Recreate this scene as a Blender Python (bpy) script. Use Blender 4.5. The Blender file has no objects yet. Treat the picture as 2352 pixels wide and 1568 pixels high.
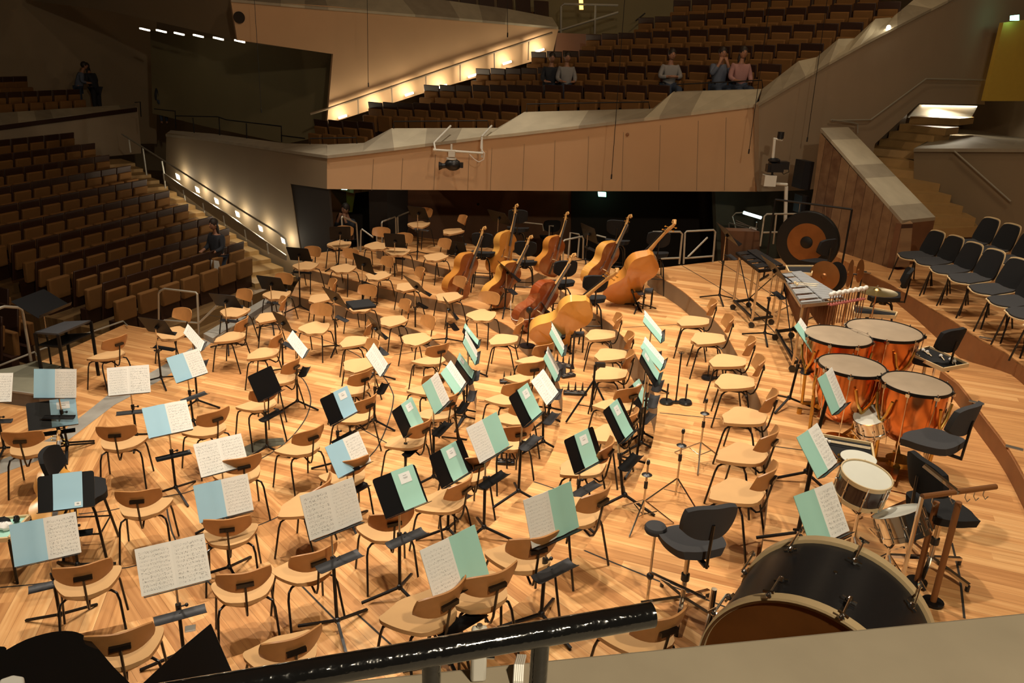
import bpy, math, random
from mathutils import Vector, Matrix
random.seed(7)
PI = math.pi
sc = bpy.context.scene
COL = sc.collection
# ---------------------------------------------------------------- camera, exposure, light
F, TH, RO, H = 1848.0, 0.3445, 0.0422, 4.5
FWD = Vector((0, math.cos(TH), -math.sin(TH)))
UP0 = Vector((0, math.sin(TH), math.cos(TH)))
RX = math.cos(RO) * Vector((1, 0, 0)) + math.sin(RO) * UP0
UP = -math.sin(RO) * Vector((1, 0, 0)) + math.cos(RO) * UP0
cd = bpy.data.cameras.new('camera'); cam = bpy.data.objects.new('camera', cd); COL.objects.link(cam)
cd.sensor_width = 36.0; cd.lens = 36.0 * F / 2352.0; cd.clip_start = 0.05; cd.clip_end = 200
cam.matrix_world = Matrix(((RX.x, UP.x, -FWD.x, 0), (RX.y, UP.y, -FWD.y, 0), (RX.z, UP.z, -FWD.z, H), (0, 0, 0, 1)))
sc.camera = cam
sc.view_settings.view_transform = 'Standard'; sc.view_settings.look = 'None'
sc.view_settings.exposure = 0.0; sc.view_settings.gamma = 1.0; sc.view_settings.use_curve_mapping = False
w = bpy.data.worlds.new('hall'); sc.world = w; w.use_nodes = True
w.node_tree.nodes['Background'].inputs[0].default_value = (1.0, 0.75, 0.5, 1)
w.node_tree.nodes['Background'].inputs[1].default_value = 0.022
STAGE_W = 1950.0
def lamp(name, kind, loc, power, color=(1, .83, .62), tgt=None, **kw):
    l = bpy.data.lights.new(name, kind); l.energy = power; l.color = color
    for k, v in kw.items(): setattr(l, k, v)
    o = bpy.data.objects.new(name, l); COL.objects.link(o); o.location = loc
    if tgt is not None:
        d = (Vector(tgt) - Vector(loc)).normalized(); o.rotation_euler = d.to_track_quat('-Z', 'Y').to_euler()
    return o
# ceiling spots over the platform
for (x, y, z, tx, ty, p) in [(-5.5, 8, 11, -3.5, 8, 1), (-3.0, 5.5, 11, -2, 7, .9), (-2.5, 10.5, 11.5, -1, 9.5, 1.1), (0.6, 7.5, 11.5, 1, 8, 1.1),
                             (1.2, 11.5, 11.5, 0.5, 11.5, 1.0), (4.2, 8.6, 11, 3.6, 8.6, .9), (-5.6, 12.2, 11.5, -3.5, 12.6, .9), (-1.2, 15, 11, -1.5, 14.6, .7), (4.8, 12.2, 11.5, 4.6, 12, .55)]:
    lamp('stage_spot', 'SPOT', (x, y, z), STAGE_W * p, (1, .88, .72), (tx, ty, 0), spot_size=math.radians(58), spot_blend=.6, shadow_soft_size=.16)
# unseen area lights added to brighten parapet, seats, ledge and right side
lamp('parapet_wash', 'AREA', (1.0, 9.0, 10.5), 150, (1, .74, .5), (1, 17.5, 3.2), size=.4)
lamp('balcony_wash', 'AREA', (6, 17.0, 12), 100, (1, .72, .42), (3, 21, 5), size=.4)
lamp('stalls_wash', 'AREA', (-12, 12.0, 11), 42, (1, .7, .42), (-9.5, 17, 0), size=.4)
lamp('ledge_wash', 'AREA', (2.6, -2.5, 9), 560, (1, .85, .62), (1, 1, 3), size=.4)
lamp('right_wash', 'AREA', (8, 9, 10), 85, (1, .76, .5), (8, 15, 2.2), size=.4)

def ray(px, py):
    return FWD + ((px - 1176) / F) * RX + ((784 - py) / F) * UP
def at(px, py, z):
    d = ray(px, py); t = (z - H) / d.z
    return Vector((0, 0, H)) + d * t
def on(px, py, A, B, off=0.0):
    """point where the sight line meets the vertical plane through plan points A and B (moved off metres to its right)"""
    u = Vector((B[0] - A[0], B[1] - A[1])).normalized(); n = Vector((u.y, -u.x)); d = ray(px, py)
    t = (Vector((A[0], A[1])).dot(n) + off) / (d.x * n.x + d.y * n.y)
    return Vector((0, 0, H)) + d * t
def vt(px, py, xy):
    d = ray(px, py); t = (xy[0] * d.x + xy[1] * d.y) / (d.x ** 2 + d.y ** 2)
    return H + t * d.z
# ---------------------------------------------------------------- materials
def mat(name, col, rough=.5, metal=0., spec=.5, emit=None, estr=0., bump=0., bscale=40., var=0., vscale=8., coat=0., alpha=None, trans=0.):
    m = bpy.data.materials.new(name); m.use_nodes = True; nt = m.node_tree; b = nt.nodes['Principled BSDF']
    b.inputs['Base Color'].default_value = (*col, 1); b.inputs['Roughness'].default_value = rough; b.inputs['Metallic'].default_value = metal
    b.inputs['Specular IOR Level'].default_value = spec; b.inputs['Coat Weight'].default_value = coat
    b.inputs['Transmission Weight'].default_value = trans
    if emit: b.inputs['Emission Color'].default_value = (*emit, 1); b.inputs['Emission Strength'].default_value = estr
    tc = nt.nodes.new('ShaderNodeTexCoord')
    n = nt.nodes.new('ShaderNodeTexNoise'); n.inputs['Scale'].default_value = vscale; n.inputs['Detail'].default_value = 4
    nt.links.new(tc.outputs['Object'], n.inputs['Vector'])
    mx = nt.nodes.new('ShaderNodeMix'); mx.data_type = 'RGBA'
    v = var if var else .06
    mx.inputs[6].default_value = (*[c * (1 - v) for c in col], 1); mx.inputs[7].default_value = (*[min(1, c * (1 + v)) for c in col], 1)
    nt.links.new(n.outputs['Fac'], mx.inputs[0]); nt.links.new(mx.outputs[2], b.inputs['Base Color'])
    if bump:
        n2 = nt.nodes.new('ShaderNodeTexNoise'); n2.inputs['Scale'].default_value = bscale; nt.links.new(tc.outputs['Object'], n2.inputs['Vector'])
        bp = nt.nodes.new('ShaderNodeBump'); bp.inputs['Strength'].default_value = bump; bp.inputs['Distance'].default_value = .01
        nt.links.new(n2.outputs['Fac'], bp.inputs['Height']); nt.links.new(bp.outputs[0], b.inputs['Normal'])
    return m
def N(nt, t, **kw):
    n = nt.nodes.new(t)
    for k, v in kw.items(): setattr(n, k, v)
    return n
def mth(nt, op, a, b=None, c=None):
    n = nt.nodes.new('ShaderNodeMath'); n.operation = op
    for i, x in enumerate((a, b, c)):
        if x is None: continue
        if isinstance(x, (int, float)): n.inputs[i].default_value = x
        else: nt.links.new(x, n.inputs[i])
    return n.outputs[0]
def plank_mat(name, c1, c2, c3, width=.105, length=2.2, radial=True, rough=.33, fixed=0., vert=False):
    m = bpy.data.materials.new(name); m.use_nodes = True; nt = m.node_tree; b = nt.nodes['Principled BSDF']
    g = N(nt, 'ShaderNodeNewGeometry'); s = N(nt, 'ShaderNodeSeparateXYZ'); nt.links.new(g.outputs['Position'], s.inputs[0])
    x = mth(nt, 'ADD', s.outputs[0], 5.134); y = mth(nt, 'SUBTRACT', s.outputs[1], 9.263)
    if radial:
        a = mth(nt, 'ARCTAN2', y, x); k = mth(nt, 'ROUND', mth(nt, 'DIVIDE', mth(nt, 'ADD', a, math.radians(20)), math.radians(28)))
        a = mth(nt, 'SUBTRACT', mth(nt, 'MULTIPLY', k, math.radians(28)), math.radians(20))
        a = mth(nt, 'MINIMUM', mth(nt, 'MAXIMUM', a, math.radians(-104)), math.radians(-20))
    else: a = mth(nt, 'ADD', 0., fixed)
    ca = mth(nt, 'COSINE', a); sa = mth(nt, 'SINE', a)
    u = mth(nt, 'ADD', mth(nt, 'MULTIPLY', x, ca), mth(nt, 'MULTIPLY', y, sa))
    v = mth(nt, 'SUBTRACT', mth(nt, 'MULTIPLY', y, ca), mth(nt, 'MULTIPLY', x, sa))
    vv = mth(nt, 'DIVIDE', v, width); row = mth(nt, 'FLOOR', vv); fr = mth(nt, 'FRACT', vv)
    wn = N(nt, 'ShaderNodeTexWhiteNoise', noise_dimensions='1D'); nt.links.new(row, wn.inputs['W'])
    uu = mth(nt, 'ADD', mth(nt, 'DIVIDE', u, length), mth(nt, 'MULTIPLY', wn.outputs['Value'], 7.3)); cell = mth(nt, 'FLOOR', uu)
    cb = N(nt, 'ShaderNodeCombineXYZ'); nt.links.new(row, cb.inputs[0]); nt.links.new(cell, cb.inputs[1]); nt.links.new(a, cb.inputs[2])
    w2 = N(nt, 'ShaderNodeTexWhiteNoise', noise_dimensions='3D'); nt.links.new(cb.outputs[0], w2.inputs['Vector'])
    cr = N(nt, 'ShaderNodeValToRGB'); e = cr.color_ramp.elements
    e[0].position = 0; e[0].color = (*c1, 1); e[1].position = 1; e[1].color = (*c3, 1); q = e.new(.55); q.color = (*c2, 1)
    # grain streaks along the plank
    c2v = N(nt, 'ShaderNodeCombineXYZ'); nt.links.new(mth(nt, 'MULTIPLY', u, .5), c2v.inputs[0]); nt.links.new(mth(nt, 'MULTIPLY', v, 14), c2v.inputs[1]); nt.links.new(w2.outputs['Value'], c2v.inputs[2])
    nz = N(nt, 'ShaderNodeTexNoise'); nz.inputs['Scale'].default_value = 2.2; nz.inputs['Detail'].default_value = 5; nt.links.new(c2v.outputs[0], nz.inputs['Vector'])
    fac = mth(nt, 'ADD', mth(nt, 'MULTIPLY', w2.outputs['Value'], .55), mth(nt, 'MULTIPLY', mth(nt, 'SUBTRACT', nz.outputs['Fac'], .3), 1.1))
    nt.links.new(fac, cr.inputs[0])
    gap = mth(nt, 'LESS_THAN', fr, .018)
    big = N(nt, 'ShaderNodeTexNoise'); big.inputs['Scale'].default_value = .8; nt.links.new(g.outputs['Position'], big.inputs['Vector'])
    mx = N(nt, 'ShaderNodeMix', data_type='RGBA'); nt.links.new(gap, mx.inputs[0]); nt.links.new(cr.outputs[0], mx.inputs[6]); mx.inputs[7].default_value = (*[c * .45 for c in c1], 1)
    hs = N(nt, 'ShaderNodeHueSaturation'); nt.links.new(mx.outputs[2], hs.inputs['Color']); nt.links.new(mth(nt, 'ADD', mth(nt, 'MULTIPLY', big.outputs['Fac'], .35), .82), hs.inputs['Value'])
    nt.links.new(hs.outputs[0], b.inputs['Base Color']); b.inputs['Roughness'].default_value = rough
    nt.links.new(mth(nt, 'ADD', mth(nt, 'MULTIPLY', nz.outputs['Fac'], .25), rough - .1), b.inputs['Roughness'])
    return m
def music_mat(name, density=1.0, base=(.82, .8, .74), rows=10):
    m = bpy.data.materials.new(name); m.use_nodes = True; nt = m.node_tree; b = nt.nodes['Principled BSDF']
    tc = N(nt, 'ShaderNodeTexCoord'); s = N(nt, 'ShaderNodeSeparateXYZ'); nt.links.new(tc.outputs['UV'], s.inputs[0]); u, v = s.outputs[0], s.outputs[1]
    vr = mth(nt, 'MULTIPLY', mth(nt, 'SUBTRACT', v, .05), rows / .87); fr = mth(nt, 'FRACT', vr)
    # five staff lines in the lower 45 % of each system
    st = mth(nt, 'FRACT', mth(nt, 'MULTIPLY', fr, 10.)); line = mth(nt, 'LESS_THAN', st, .26)
    inband = mth(nt, 'MULTIPLY', mth(nt, 'GREATER_THAN', fr, .25), mth(nt, 'LESS_THAN', fr, .72))
    ins = mth(nt, 'MULTIPLY', mth(nt, 'MULTIPLY', mth(nt, 'GREATER_THAN', u, .08), mth(nt, 'LESS_THAN', u, .93)), mth(nt, 'MULTIPLY', mth(nt, 'GREATER_THAN', v, .05), mth(nt, 'LESS_THAN', v, .92)))
    staff = mth(nt, 'MULTIPLY', mth(nt, 'MULTIPLY', line, inband), mth(nt, 'MULTIPLY', ins, .25))
    oi = N(nt, 'ShaderNodeObjectInfo')
    cb = N(nt, 'ShaderNodeCombineXYZ'); nt.links.new(mth(nt, 'MULTIPLY', u, 42.), cb.inputs[0]); nt.links.new(mth(nt, 'MULTIPLY', v, rows * 3.1), cb.inputs[1]); nt.links.new(mth(nt, 'MULTIPLY', oi.outputs['Random'], 50.), cb.inputs[2])
    nz = N(nt, 'ShaderNodeTexNoise'); nz.inputs['Scale'].default_value = 1.0; nz.inputs['Detail'].default_value = 3; nt.links.new(cb.outputs[0], nz.inputs['Vector'])
    nb = mth(nt, 'MULTIPLY', mth(nt, 'GREATER_THAN', fr, .12), mth(nt, 'LESS_THAN', fr, .88))
    notes = mth(nt, 'MULTIPLY', mth(nt, 'MULTIPLY', mth(nt, 'GREATER_THAN', nz.outputs['Fac'], .63 - .04 * density), nb), mth(nt, 'MULTIPLY', ins, .6))
    fac = mth(nt, 'MAXIMUM', staff, notes)
    mx = N(nt, 'ShaderNodeMix', data_type='RGBA'); nt.links.new(fac, mx.inputs[0]); mx.inputs[6].default_value = (*base, 1); mx.inputs[7].default_value = (.05, .05, .05, 1)
    nt.links.new(mx.outputs[2], b.inputs['Base Color']); b.inputs['Roughness'].default_value = .7
    return m
M = {}
M['floor'] = plank_mat('stage_planks', (.36, .15, .05), (.62, .31, .115), (.82, .5, .22))
M['floor_dark'] = plank_mat('aisle_planks', (.12, .065, .025), (.19, .11, .045), (.27, .17, .07), radial=False, fixed=1.27, rough=.4)
M['riser'] = mat('riser_face', (.23, .16, .095), .6, var=.15, vscale=3)
M['riserw'] = mat('riser_wood', (.26, .11, .04), .5, var=.3, vscale=5)
M['seam'] = mat('floor_seam', (.02, .015, .01), .8)
M['metal_strip'] = mat('metal_strip', (.33, .31, .27), .55, .3, var=.4, vscale=4)
M['frame'] = mat('black_tube', (.012, .011, .011), .28, .4, coat=.3)
M['fabric_tan'] = mat('tan_upholstery', (.56, .335, .15), .8, spec=.25, bump=.15, bscale=300)
M['wood_back'] = mat('chair_plywood', (.43, .2, .065), .38, var=.18, vscale=14)
M['black_fab'] = mat('black_fabric', (.014, .014, .015), .85, spec=.25, bump=.2, bscale=300)
M['grey_fab'] = mat('charcoal_fabric', (.035, .035, .038), .85, bump=.2, bscale=300)
M['black_plastic'] = mat('black_plastic', (.012, .012, .013), .35)
M['black_metal'] = mat('black_metal', (.01, .01, .011), .4, .5)
M['tray'] = mat('grey_tray', (.06, .06, .065), .5, .3)
M['chrome'] = mat('chrome', (.75, .74, .72), .13, 1.)
M['steel'] = mat('steel', (.55, .52, .46), .3, .9)
M['rail'] = mat('rail_grey', (.42, .39, .32), .45, .4)
M['pole'] = mat('nickel_pole', (.6, .52, .4), .25, .9)
M['paper'] = music_mat('printed_music'); M['paper2'] = music_mat('sparse_music', .2, rows=12)
M['white'] = mat('white_paper', (.82, .8, .76), .7)
M['blue'] = mat('pale_blue_cover', (.36, .6, .74), .6, var=.03)
M['green'] = mat('mint_green_cover', (.36, .64, .54), .6, var=.03)
M['label'] = mat('cover_label', (.8, .82, .8), .6)
M['ink'] = mat('ink', (.08, .08, .09), .8)
M['bass1'] = mat('amber_varnish', (.5, .2, .035), .22, coat=.6, var=.22, vscale=4)
M['bass2'] = mat('red_brown_varnish', (.24, .05, .012), .2, coat=.7, var=.3, vscale=4)
M['bass3'] = mat('honey_varnish', (.62, .3, .06), .22, coat=.6, var=.18, vscale=4)
M['bassf'] = mat('dark_belly_varnish', (.26, .075, .018), .25, coat=.6, var=.3, vscale=5)
M['maple'] = mat('maple_neck', (.5, .27, .09), .35)
M['ebony'] = mat('ebony', (.015, .012, .012), .3)
M['string'] = mat('strings', (.55, .52, .48), .3, .9)
M['copper'] = mat('copper', (.75, .27, .09), .2, .95, var=.15, vscale=5)
M['skin_head'] = mat('calf_drumhead', (.33, .25, .17), .5, var=.25, vscale=5)
M['head_white'] = mat('white_drumhead', (.62, .62, .54), .5)
M['brass'] = mat('brass', (.6, .38, .1), .25, .95)
M['bronze'] = mat('bronze_cymbal', (.5, .36, .14), .3, .95)
M['alu'] = mat('aluminium_bars', (.62, .64, .66), .35, .7)
M['gongc'] = mat('gong_copper', (.26, .1, .025), .45, .6, var=.3, vscale=6)
M['gongd'] = mat('gong_black', (.012, .011, .01), .5, .4)
M['drum_black'] = mat('black_shell', (.012, .012, .014), .38, var=.3, vscale=60)
M['drum_wood'] = mat('dark_wood_shell', (.03, .014, .012), .25, coat=.5)
M['hoop'] = mat('maple_hoop', (.6, .45, .25), .4)
M['felt'] = mat('white_felt', (.8, .76, .7), .95)
M['red_felt'] = mat('pink_felt', (.55, .16, .14), .95)
M['stick'] = mat('light_stick', (.72, .58, .38), .5)
M['rattan'] = mat('mallet_shaft', (.2, .075, .02), .5)
M['lightwood'] = mat('birch_edge', (.68, .5, .27), .45)
M['theatre'] = mat('brown_velour', (.2, .095, .03), .85, spec=.2, var=.15, vscale=6)
M['theatre_dark'] = mat('dark_seat_shell', (.035, .012, .005), .5)
M['wall_warm'] = mat('parapet_plaster', (.56, .35, .19), .75, var=.06, vscale=1.5, bump=.05, bscale=20)
M['wall_grey'] = mat('plaster_greige', (.36, .275, .185), .75, var=.08, vscale=1.5)
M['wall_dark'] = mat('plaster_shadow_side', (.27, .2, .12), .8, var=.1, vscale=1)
M['wall_olive'] = mat('olive_plaster', (.22, .18, .09), .8, var=.1, vscale=1)
M['brownwall'] = mat('brown_acoustic_wall', (.16, .07, .03), .75, var=.35, vscale=2.5)
M['stone'] = mat('travertine_coping', (.48, .42, .3), .6, var=.2, vscale=3.5)
M['stone2'] = mat('travertine_coping_dark', (.33, .28, .2), .6, var=.25, vscale=3.5)
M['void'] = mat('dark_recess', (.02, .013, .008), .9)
M['yellow'] = mat('yellow_door', (.55, .36, .05), .6)
M['doorwood'] = mat('brown_door', (.14, .05, .015), .5)
M['concrete'] = mat('concrete', (.1, .095, .065), .85, var=.35, vscale=2)
M['step'] = mat('oak_step', (.42, .26, .1), .5, var=.2, vscale=5)
M['podium'] = mat('podium_carpet', (.19, .18, .125), .9, var=.2, vscale=5)
M['podium_side'] = mat('podium_side', (.16, .13, .1), .7, var=.15)
M['speaker'] = mat('speaker_black', (.012, .012, .015), .6)
M['glass'] = mat('clear_acrylic', (.9, .95, .93), .03, trans=1.)
M['piano'] = mat('piano_lacquer', (.004, .004, .004), .06, coat=1.)
M['railblack'] = mat('black_gloss_rail', (.006, .006, .006), .12, coat=.8, bump=.25, bscale=60)
M['skin'] = mat('skin', (.35, .17, .1), .55)
M['hair'] = mat('dark_hair', (.02, .012, .008), .6)
M['cloth_dark'] = mat('dark_clothes', (.02, .022, .03), .85)
M['cloth_blue'] = mat('blue_shirt', (.1, .12, .17), .85)
M['cloth_grey'] = mat('grey_shirt', (.25, .24, .24), .85)
M['cloth_pink'] = mat('pink_cardigan', (.38, .2, .19), .85)
M['jeans'] = mat('jeans', (.03, .045, .08), .85)
M['exit'] = mat('exit_light', (.1, .5, .35), .5, emit=(.35, 1, .72), estr=6)
M['exitw'] = mat('exit_pictogram', (.9, 1, .95), .5, emit=(.9, 1, .95), estr=12)
M['tube'] = mat('stand_light_tube', (.8, 1, .95), .4, emit=(.7, 1, .92), estr=9)
M['stairlamp'] = mat('stair_lamp_lens', (1, .9, .7), .4, emit=(1, .9, .68), estr=14)
M['warmled'] = mat('warm_strip', (1, .9, .7), .4, emit=(1, .88, .66), estr=6)
M['amber'] = mat('amber_sign', (1, .6, .1), .4, emit=(1, .55, .1), estr=4)
M['redshoe'] = mat('red_strap', (.5, .03, .02), .6)
M['white_metal'] = mat('white_painted_metal', (.62, .6, .53), .4)
# wood-plank wall
def plankwall():
    m = bpy.data.materials.new('knotty_board_wall'); m.use_nodes = True; nt = m.node_tree; b = nt.nodes['Principled BSDF']
    tc = N(nt, 'ShaderNodeTexCoord'); s = N(nt, 'ShaderNodeSeparateXYZ'); nt.links.new(tc.outputs['UV'], s.inputs[0])
    vv = mth(nt, 'DIVIDE', s.outputs[0], .235); row = mth(nt, 'FLOOR', vv); fr = mth(nt, 'FRACT', vv)
    wn = N(nt, 'ShaderNodeTexWhiteNoise', noise_dimensions='1D'); nt.links.new(row, wn.inputs['W'])
    nz = N(nt, 'ShaderNodeTexNoise'); nz.inputs['Scale'].default_value = 5; nz.inputs['Detail'].default_value = 5; nt.links.new(tc.outputs['UV'], nz.inputs['Vector'])
    cr = N(nt, 'ShaderNodeValToRGB'); e = cr.color_ramp.elements; e[0].position = .25; e[0].color = (.13, .06, .028, 1); e[1].position = .75; e[1].color = (.33, .2, .1, 1)
    nt.links.new(mth(nt, 'ADD', mth(nt, 'MULTIPLY', wn.outputs['Value'], .3), mth(nt, 'MULTIPLY', nz.outputs['Fac'], .7)), cr.inputs[0])
    mx = N(nt, 'ShaderNodeMix', data_type='RGBA'); nt.links.new(mth(nt, 'LESS_THAN', fr, .045), mx.inputs[0]); nt.links.new(cr.outputs[0], mx.inputs[6]); mx.inputs[7].default_value = (.05, .018, .008, 1)
    nt.links.new(mx.outputs[2], b.inputs['Base Color']); b.inputs['Roughness'].default_value = .6
    return m
M['boards'] = plankwall()
# ---------------------------------------------------------------- mesh builder
class MB:
    def __init__(s): s.v = []; s.f = []; s.uv = {}
    def add(s, vs, fs, M4=None):
        k = len(s.v)
        s.v += [tuple(M4 @ Vector(p)) if M4 is not None else tuple(p) for p in vs]
        s.f += [tuple(i + k for i in f) for f in fs]; return s
    def box(s, c, d, R=None):
        x, y, z = d[0] / 2, d[1] / 2, d[2] / 2
        vs = [Vector((a * x, b * y, e * z)) for e in (-1, 1) for b in (-1, 1) for a in (-1, 1)]
        if R is not None: vs = [R @ p for p in vs]
        vs = [p + Vector(c) for p in vs]
        return s.add(vs, [(0, 2, 3, 1), (4, 5, 7, 6), (0, 1, 5, 4), (2, 6, 7, 3), (0, 4, 6, 2), (1, 3, 7, 5)])
    def bar(s, a, b, w, h, up=Vector((0, 0, 1))):
        a, b = Vector(a), Vector(b); d = (b - a); L = d.length; d.normalize(); r = d.cross(up)
        if r.length < 1e-4: r = Vector((1, 0, 0))
        r.normalize(); u = r.cross(d)
        R = Matrix((r, d, u)).transposed()
        return s.box((a + b) / 2, (w, L, h), R)
    def tube(s, pts, r, n=8, cap=True):
        pts = [Vector(p) for p in pts]; k = len(pts); rr = r if isinstance(r, (list, tuple)) else [r] * k
        base = len(s.v); prev = None
        for i, p in enumerate(pts):
            t = (pts[min(i + 1, k - 1)] - pts[max(i - 1, 0)]);
            if t.length < 1e-9: t = Vector((0, 0, 1))
            t.normalize()
            if prev is None:
                a = t.orthogonal().normalized()
            else:
                a = prev - t * prev.dot(t)
                if a.length < 1e-6: a = t.orthogonal()
                a.normalize()
            prev = a; b = t.cross(a)
            for j in range(n):
                q = 2 * PI * j / n; s.v.append(tuple(p + (a * math.cos(q) + b * math.sin(q)) * rr[i]))
        for i in range(k - 1):
            for j in range(n):
                j2 = (j + 1) % n; s.f.append((base + i * n + j, base + i * n + j2, base + (i + 1) * n + j2, base + (i + 1) * n + j))
        if cap: s.f.append(tuple(base + j for j in reversed(range(n)))); s.f.append(tuple(base + (k - 1) * n + j for j in range(n)))
        return s
    def lathe(s, prof, n=32, M4=None):
        base = []; fs = []
        for (r, z) in prof:
            for j in range(n): q = 2 * PI * j / n; base.append((max(r, 1e-5) * math.cos(q), max(r, 1e-5) * math.sin(q), z))
        for i in range(len(prof) - 1):
            for j in range(n): j2 = (j + 1) % n; fs.append((i * n + j, i * n + j2, (i + 1) * n + j2, (i + 1) * n + j))
        return s.add(base, fs, M4)
    def cyl(s, c, r, h, n=20, M4=None):
        m = Matrix.Translation(c) if M4 is None else M4 @ Matrix.Translation(c)
        return s.lathe([(0, 0), (r, 0), (r, h), (0, h)], n, m)
    def sphere(s, c, r, n=12, sc3=(1, 1, 1), M4=None):
        m = Matrix.Translation(c) @ Matrix.Diagonal((*sc3, 1))
        if M4 is not None: m = M4 @ m
        k = n // 2
        return s.lathe([(r * math.sin(PI * i / k), -r * math.cos(PI * i / k)) for i in range(k + 1)], n, m)
    def prism(s, poly, z0, z1):
        n = len(poly); zt = z1 if isinstance(z1, (list, tuple)) else [z1] * n; zb = z0 if isinstance(z0, (list, tuple)) else [z0] * n
        vs = [(p[0], p[1], zb[i]) for i, p in enumerate(poly)] + [(p[0], p[1], zt[i]) for i, p in enumerate(poly)]
        fs = [tuple(reversed(range(n))), tuple(range(n, 2 * n))] + [(i, (i + 1) % n, n + (i + 1) % n, n + i) for i in range(n)]
        return s.add(vs, fs)
    def sheet(s, pts, thick):
        """planar polygon of 3-D points extruded along its normal (away from the camera side)"""
        pts = [Vector(p) for p in pts]; n = len(pts); nn = Vector((0, 0, 0))
        for i in range(n): nn += (pts[i] - pts[0]).cross(pts[(i + 1) % n] - pts[0])
        nn.normalize(); c = sum(pts, Vector()) / n
        if nn.dot(c - Vector((0, 0, H))) < 0: nn = -nn
        vs = pts + [p + nn * thick for p in pts]
        return s.add(vs, [tuple(range(n)), tuple(reversed(range(n, 2 * n)))] + [(i, n + i, n + (i + 1) % n, (i + 1) % n) for i in range(n)])
    def grid(s, fn, nu, nv, thick=None, closed=False):
        """surface fn(u,v); thick: offset vector function fn2(u,v) for the back side"""
        base = []; W = nu + 1
        for j in range(nv + 1):
            for i in range(nu + 1): base.append(Vector(fn(i / nu, j / nv)))
        fs = [(j * W + i, j * W + i + 1, (j + 1) * W + i + 1, (j + 1) * W + i) for j in range(nv) for i in range(nu)]
        if thick is not None:
            K = len(base); back = []
            for j in range(nv + 1):
                for i in range(nu + 1): back.append(Vector(thick(i / nu, j / nv)))
            base += back
            fs += [(K + j * W + i, K + (j + 1) * W + i, K + (j + 1) * W + i + 1, K + j * W + i + 1) for j in range(nv) for i in range(nu)]
            for i in range(nu): fs.append((i, K + i, K + i + 1, i + 1)); q = nv * W; fs.append((q + i, q + i + 1, K + q + i + 1, K + q + i))
            for j in range(nv): fs.append((j * W, (j + 1) * W, K + (j + 1) * W, K + j * W)); q = nu; fs.append((j * W + q, K + j * W + q, K + (j + 1) * W + q, (j + 1) * W + q))
        return s.add(base, fs)
    def build(s, name, m, parent=None, world=False, bevel=0, smooth=35, uvf=None, label=None):
        me = bpy.data.meshes.new(name); me.from_pydata(s.v, [], s.f); me.materials.append(M[m] if isinstance(m, str) else m)
        if uvf:
            ul = me.uv_layers.new(name='uv')
            for lp in me.loops: ul.data[lp.index].uv = uvf(me.vertices[lp.vertex_index].co)
        if smooth:
            me.shade_smooth(); me.set_sharp_from_angle(angle=math.radians(smooth))
        me.update(); o = bpy.data.objects.new(name, me); COL.objects.link(o)
        if parent is not None:
            o.parent = parent
            if world:
                root = parent
                while root.parent is not None: root = root.parent
                if parent is root: o.matrix_parent_inverse = Matrix.Translation(-Vector(root.location))
        if bevel:
            b = o.modifiers.new('bevel', 'BEVEL'); b.width = bevel; b.segments = 2; b.limit_method = 'ANGLE'; b.angle_limit = math.radians(40)
        if label: o['label'] = label
        return o
def thing(name, label, cat, loc=(0, 0, 0), rotz=0, group=None):
    o = bpy.data.objects.new(name, None); COL.objects.link(o); o.empty_display_size = .1
    o.location = loc; o.rotation_euler = (0, 0, rotz); o['label'] = label; o['category'] = cat
    if group: o['group'] = group
    return o
def tag(o, label, cat, group=None, kind=None):
    o['label'] = label; o['category'] = cat
    if group: o['group'] = group
    if kind: o['kind'] = kind
    return o
def struct(o): o['kind'] = 'structure'; return o
def dup(root, loc=None, rotz=None, label=None, group=None):
    r = root.copy(); COL.objects.link(r)
    if loc is not None: r.location = loc
    if rotz is not None: r.rotation_euler = (0, 0, rotz)
    if label: r['label'] = label
    if group: r['group'] = group
    for ch in list(root.children):
        c = ch.copy(); COL.objects.link(c); c.parent = r
        for g in list(ch.children):
            d = g.copy(); COL.objects.link(d); d.parent = c
    return r
ORD = ['', 'first', 'second', 'third', 'fourth', 'fifth', 'sixth', 'seventh', 'eighth', 'ninth', 'tenth', 'eleventh', 'twelfth', 'thirteenth', 'fourteenth', 'fifteenth', 'sixteenth', 'seventeenth', 'eighteenth', 'nineteenth', 'twentieth']
# ================================================================ THE SETTING
LV = {'0': 0.0, 'A': .21, 'B': .42, 'CL': .60, 'C': .79, 'D': 1.07, 'F': 1.27, 'E': 1.45}
def poly_at(px, z): return [at(x, y, z).to_2d() for x, y in px]
def spline(pts, k=5):
    out = []; n = len(pts)
    for i in range(n - 1):
        p0 = pts[max(i - 1, 0)]; p1 = pts[i]; p2 = pts[i + 1]; p3 = pts[min(i + 2, n - 1)]
        for j in range(k):
            t = j / k
            out.append(.5 * ((2 * p1) + (p2 - p0) * t + (2 * p0 - 5 * p1 + 4 * p2 - p3) * t * t + (3 * p1 - p0 - 3 * p2 + p3) * t ** 3))
    out.append(pts[-1]); return out
Apx = [(669,678),(713,688),(760,698),(800,704),(841,712),(883.5,728),(918.7,743.9),(956,757.5),(988.5,775.4),(1019,795.8),(1050,822),(1078,860),(1093.7,905.5),(1093.7,931),(1088.5,975.4),(1060,1030),(1000,1095),(920,1160),(815,1228),(767,1255),(627,1324),(478,1380),(403,1401),(194,1452),(-120,1500)]
Bpx = [(690,614),(701,616),(755,630),(860,655),(950,678),(1041,693.6),(1101,710.6),(1135,731),(1172.5,751.5),(1206.5,782),(1245.7,816),(1275,858),(1289.5,902),(1292,931),(1287.8,965),(1281,1002.6),(1264,1047),(1238.4,1087.7),(1192.4,1144),(1122,1210),(1107,1225),(961,1325),(898.5,1360),(815,1404),(740,1440),(660,1466),(520,1512),(300,1570)]
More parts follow.
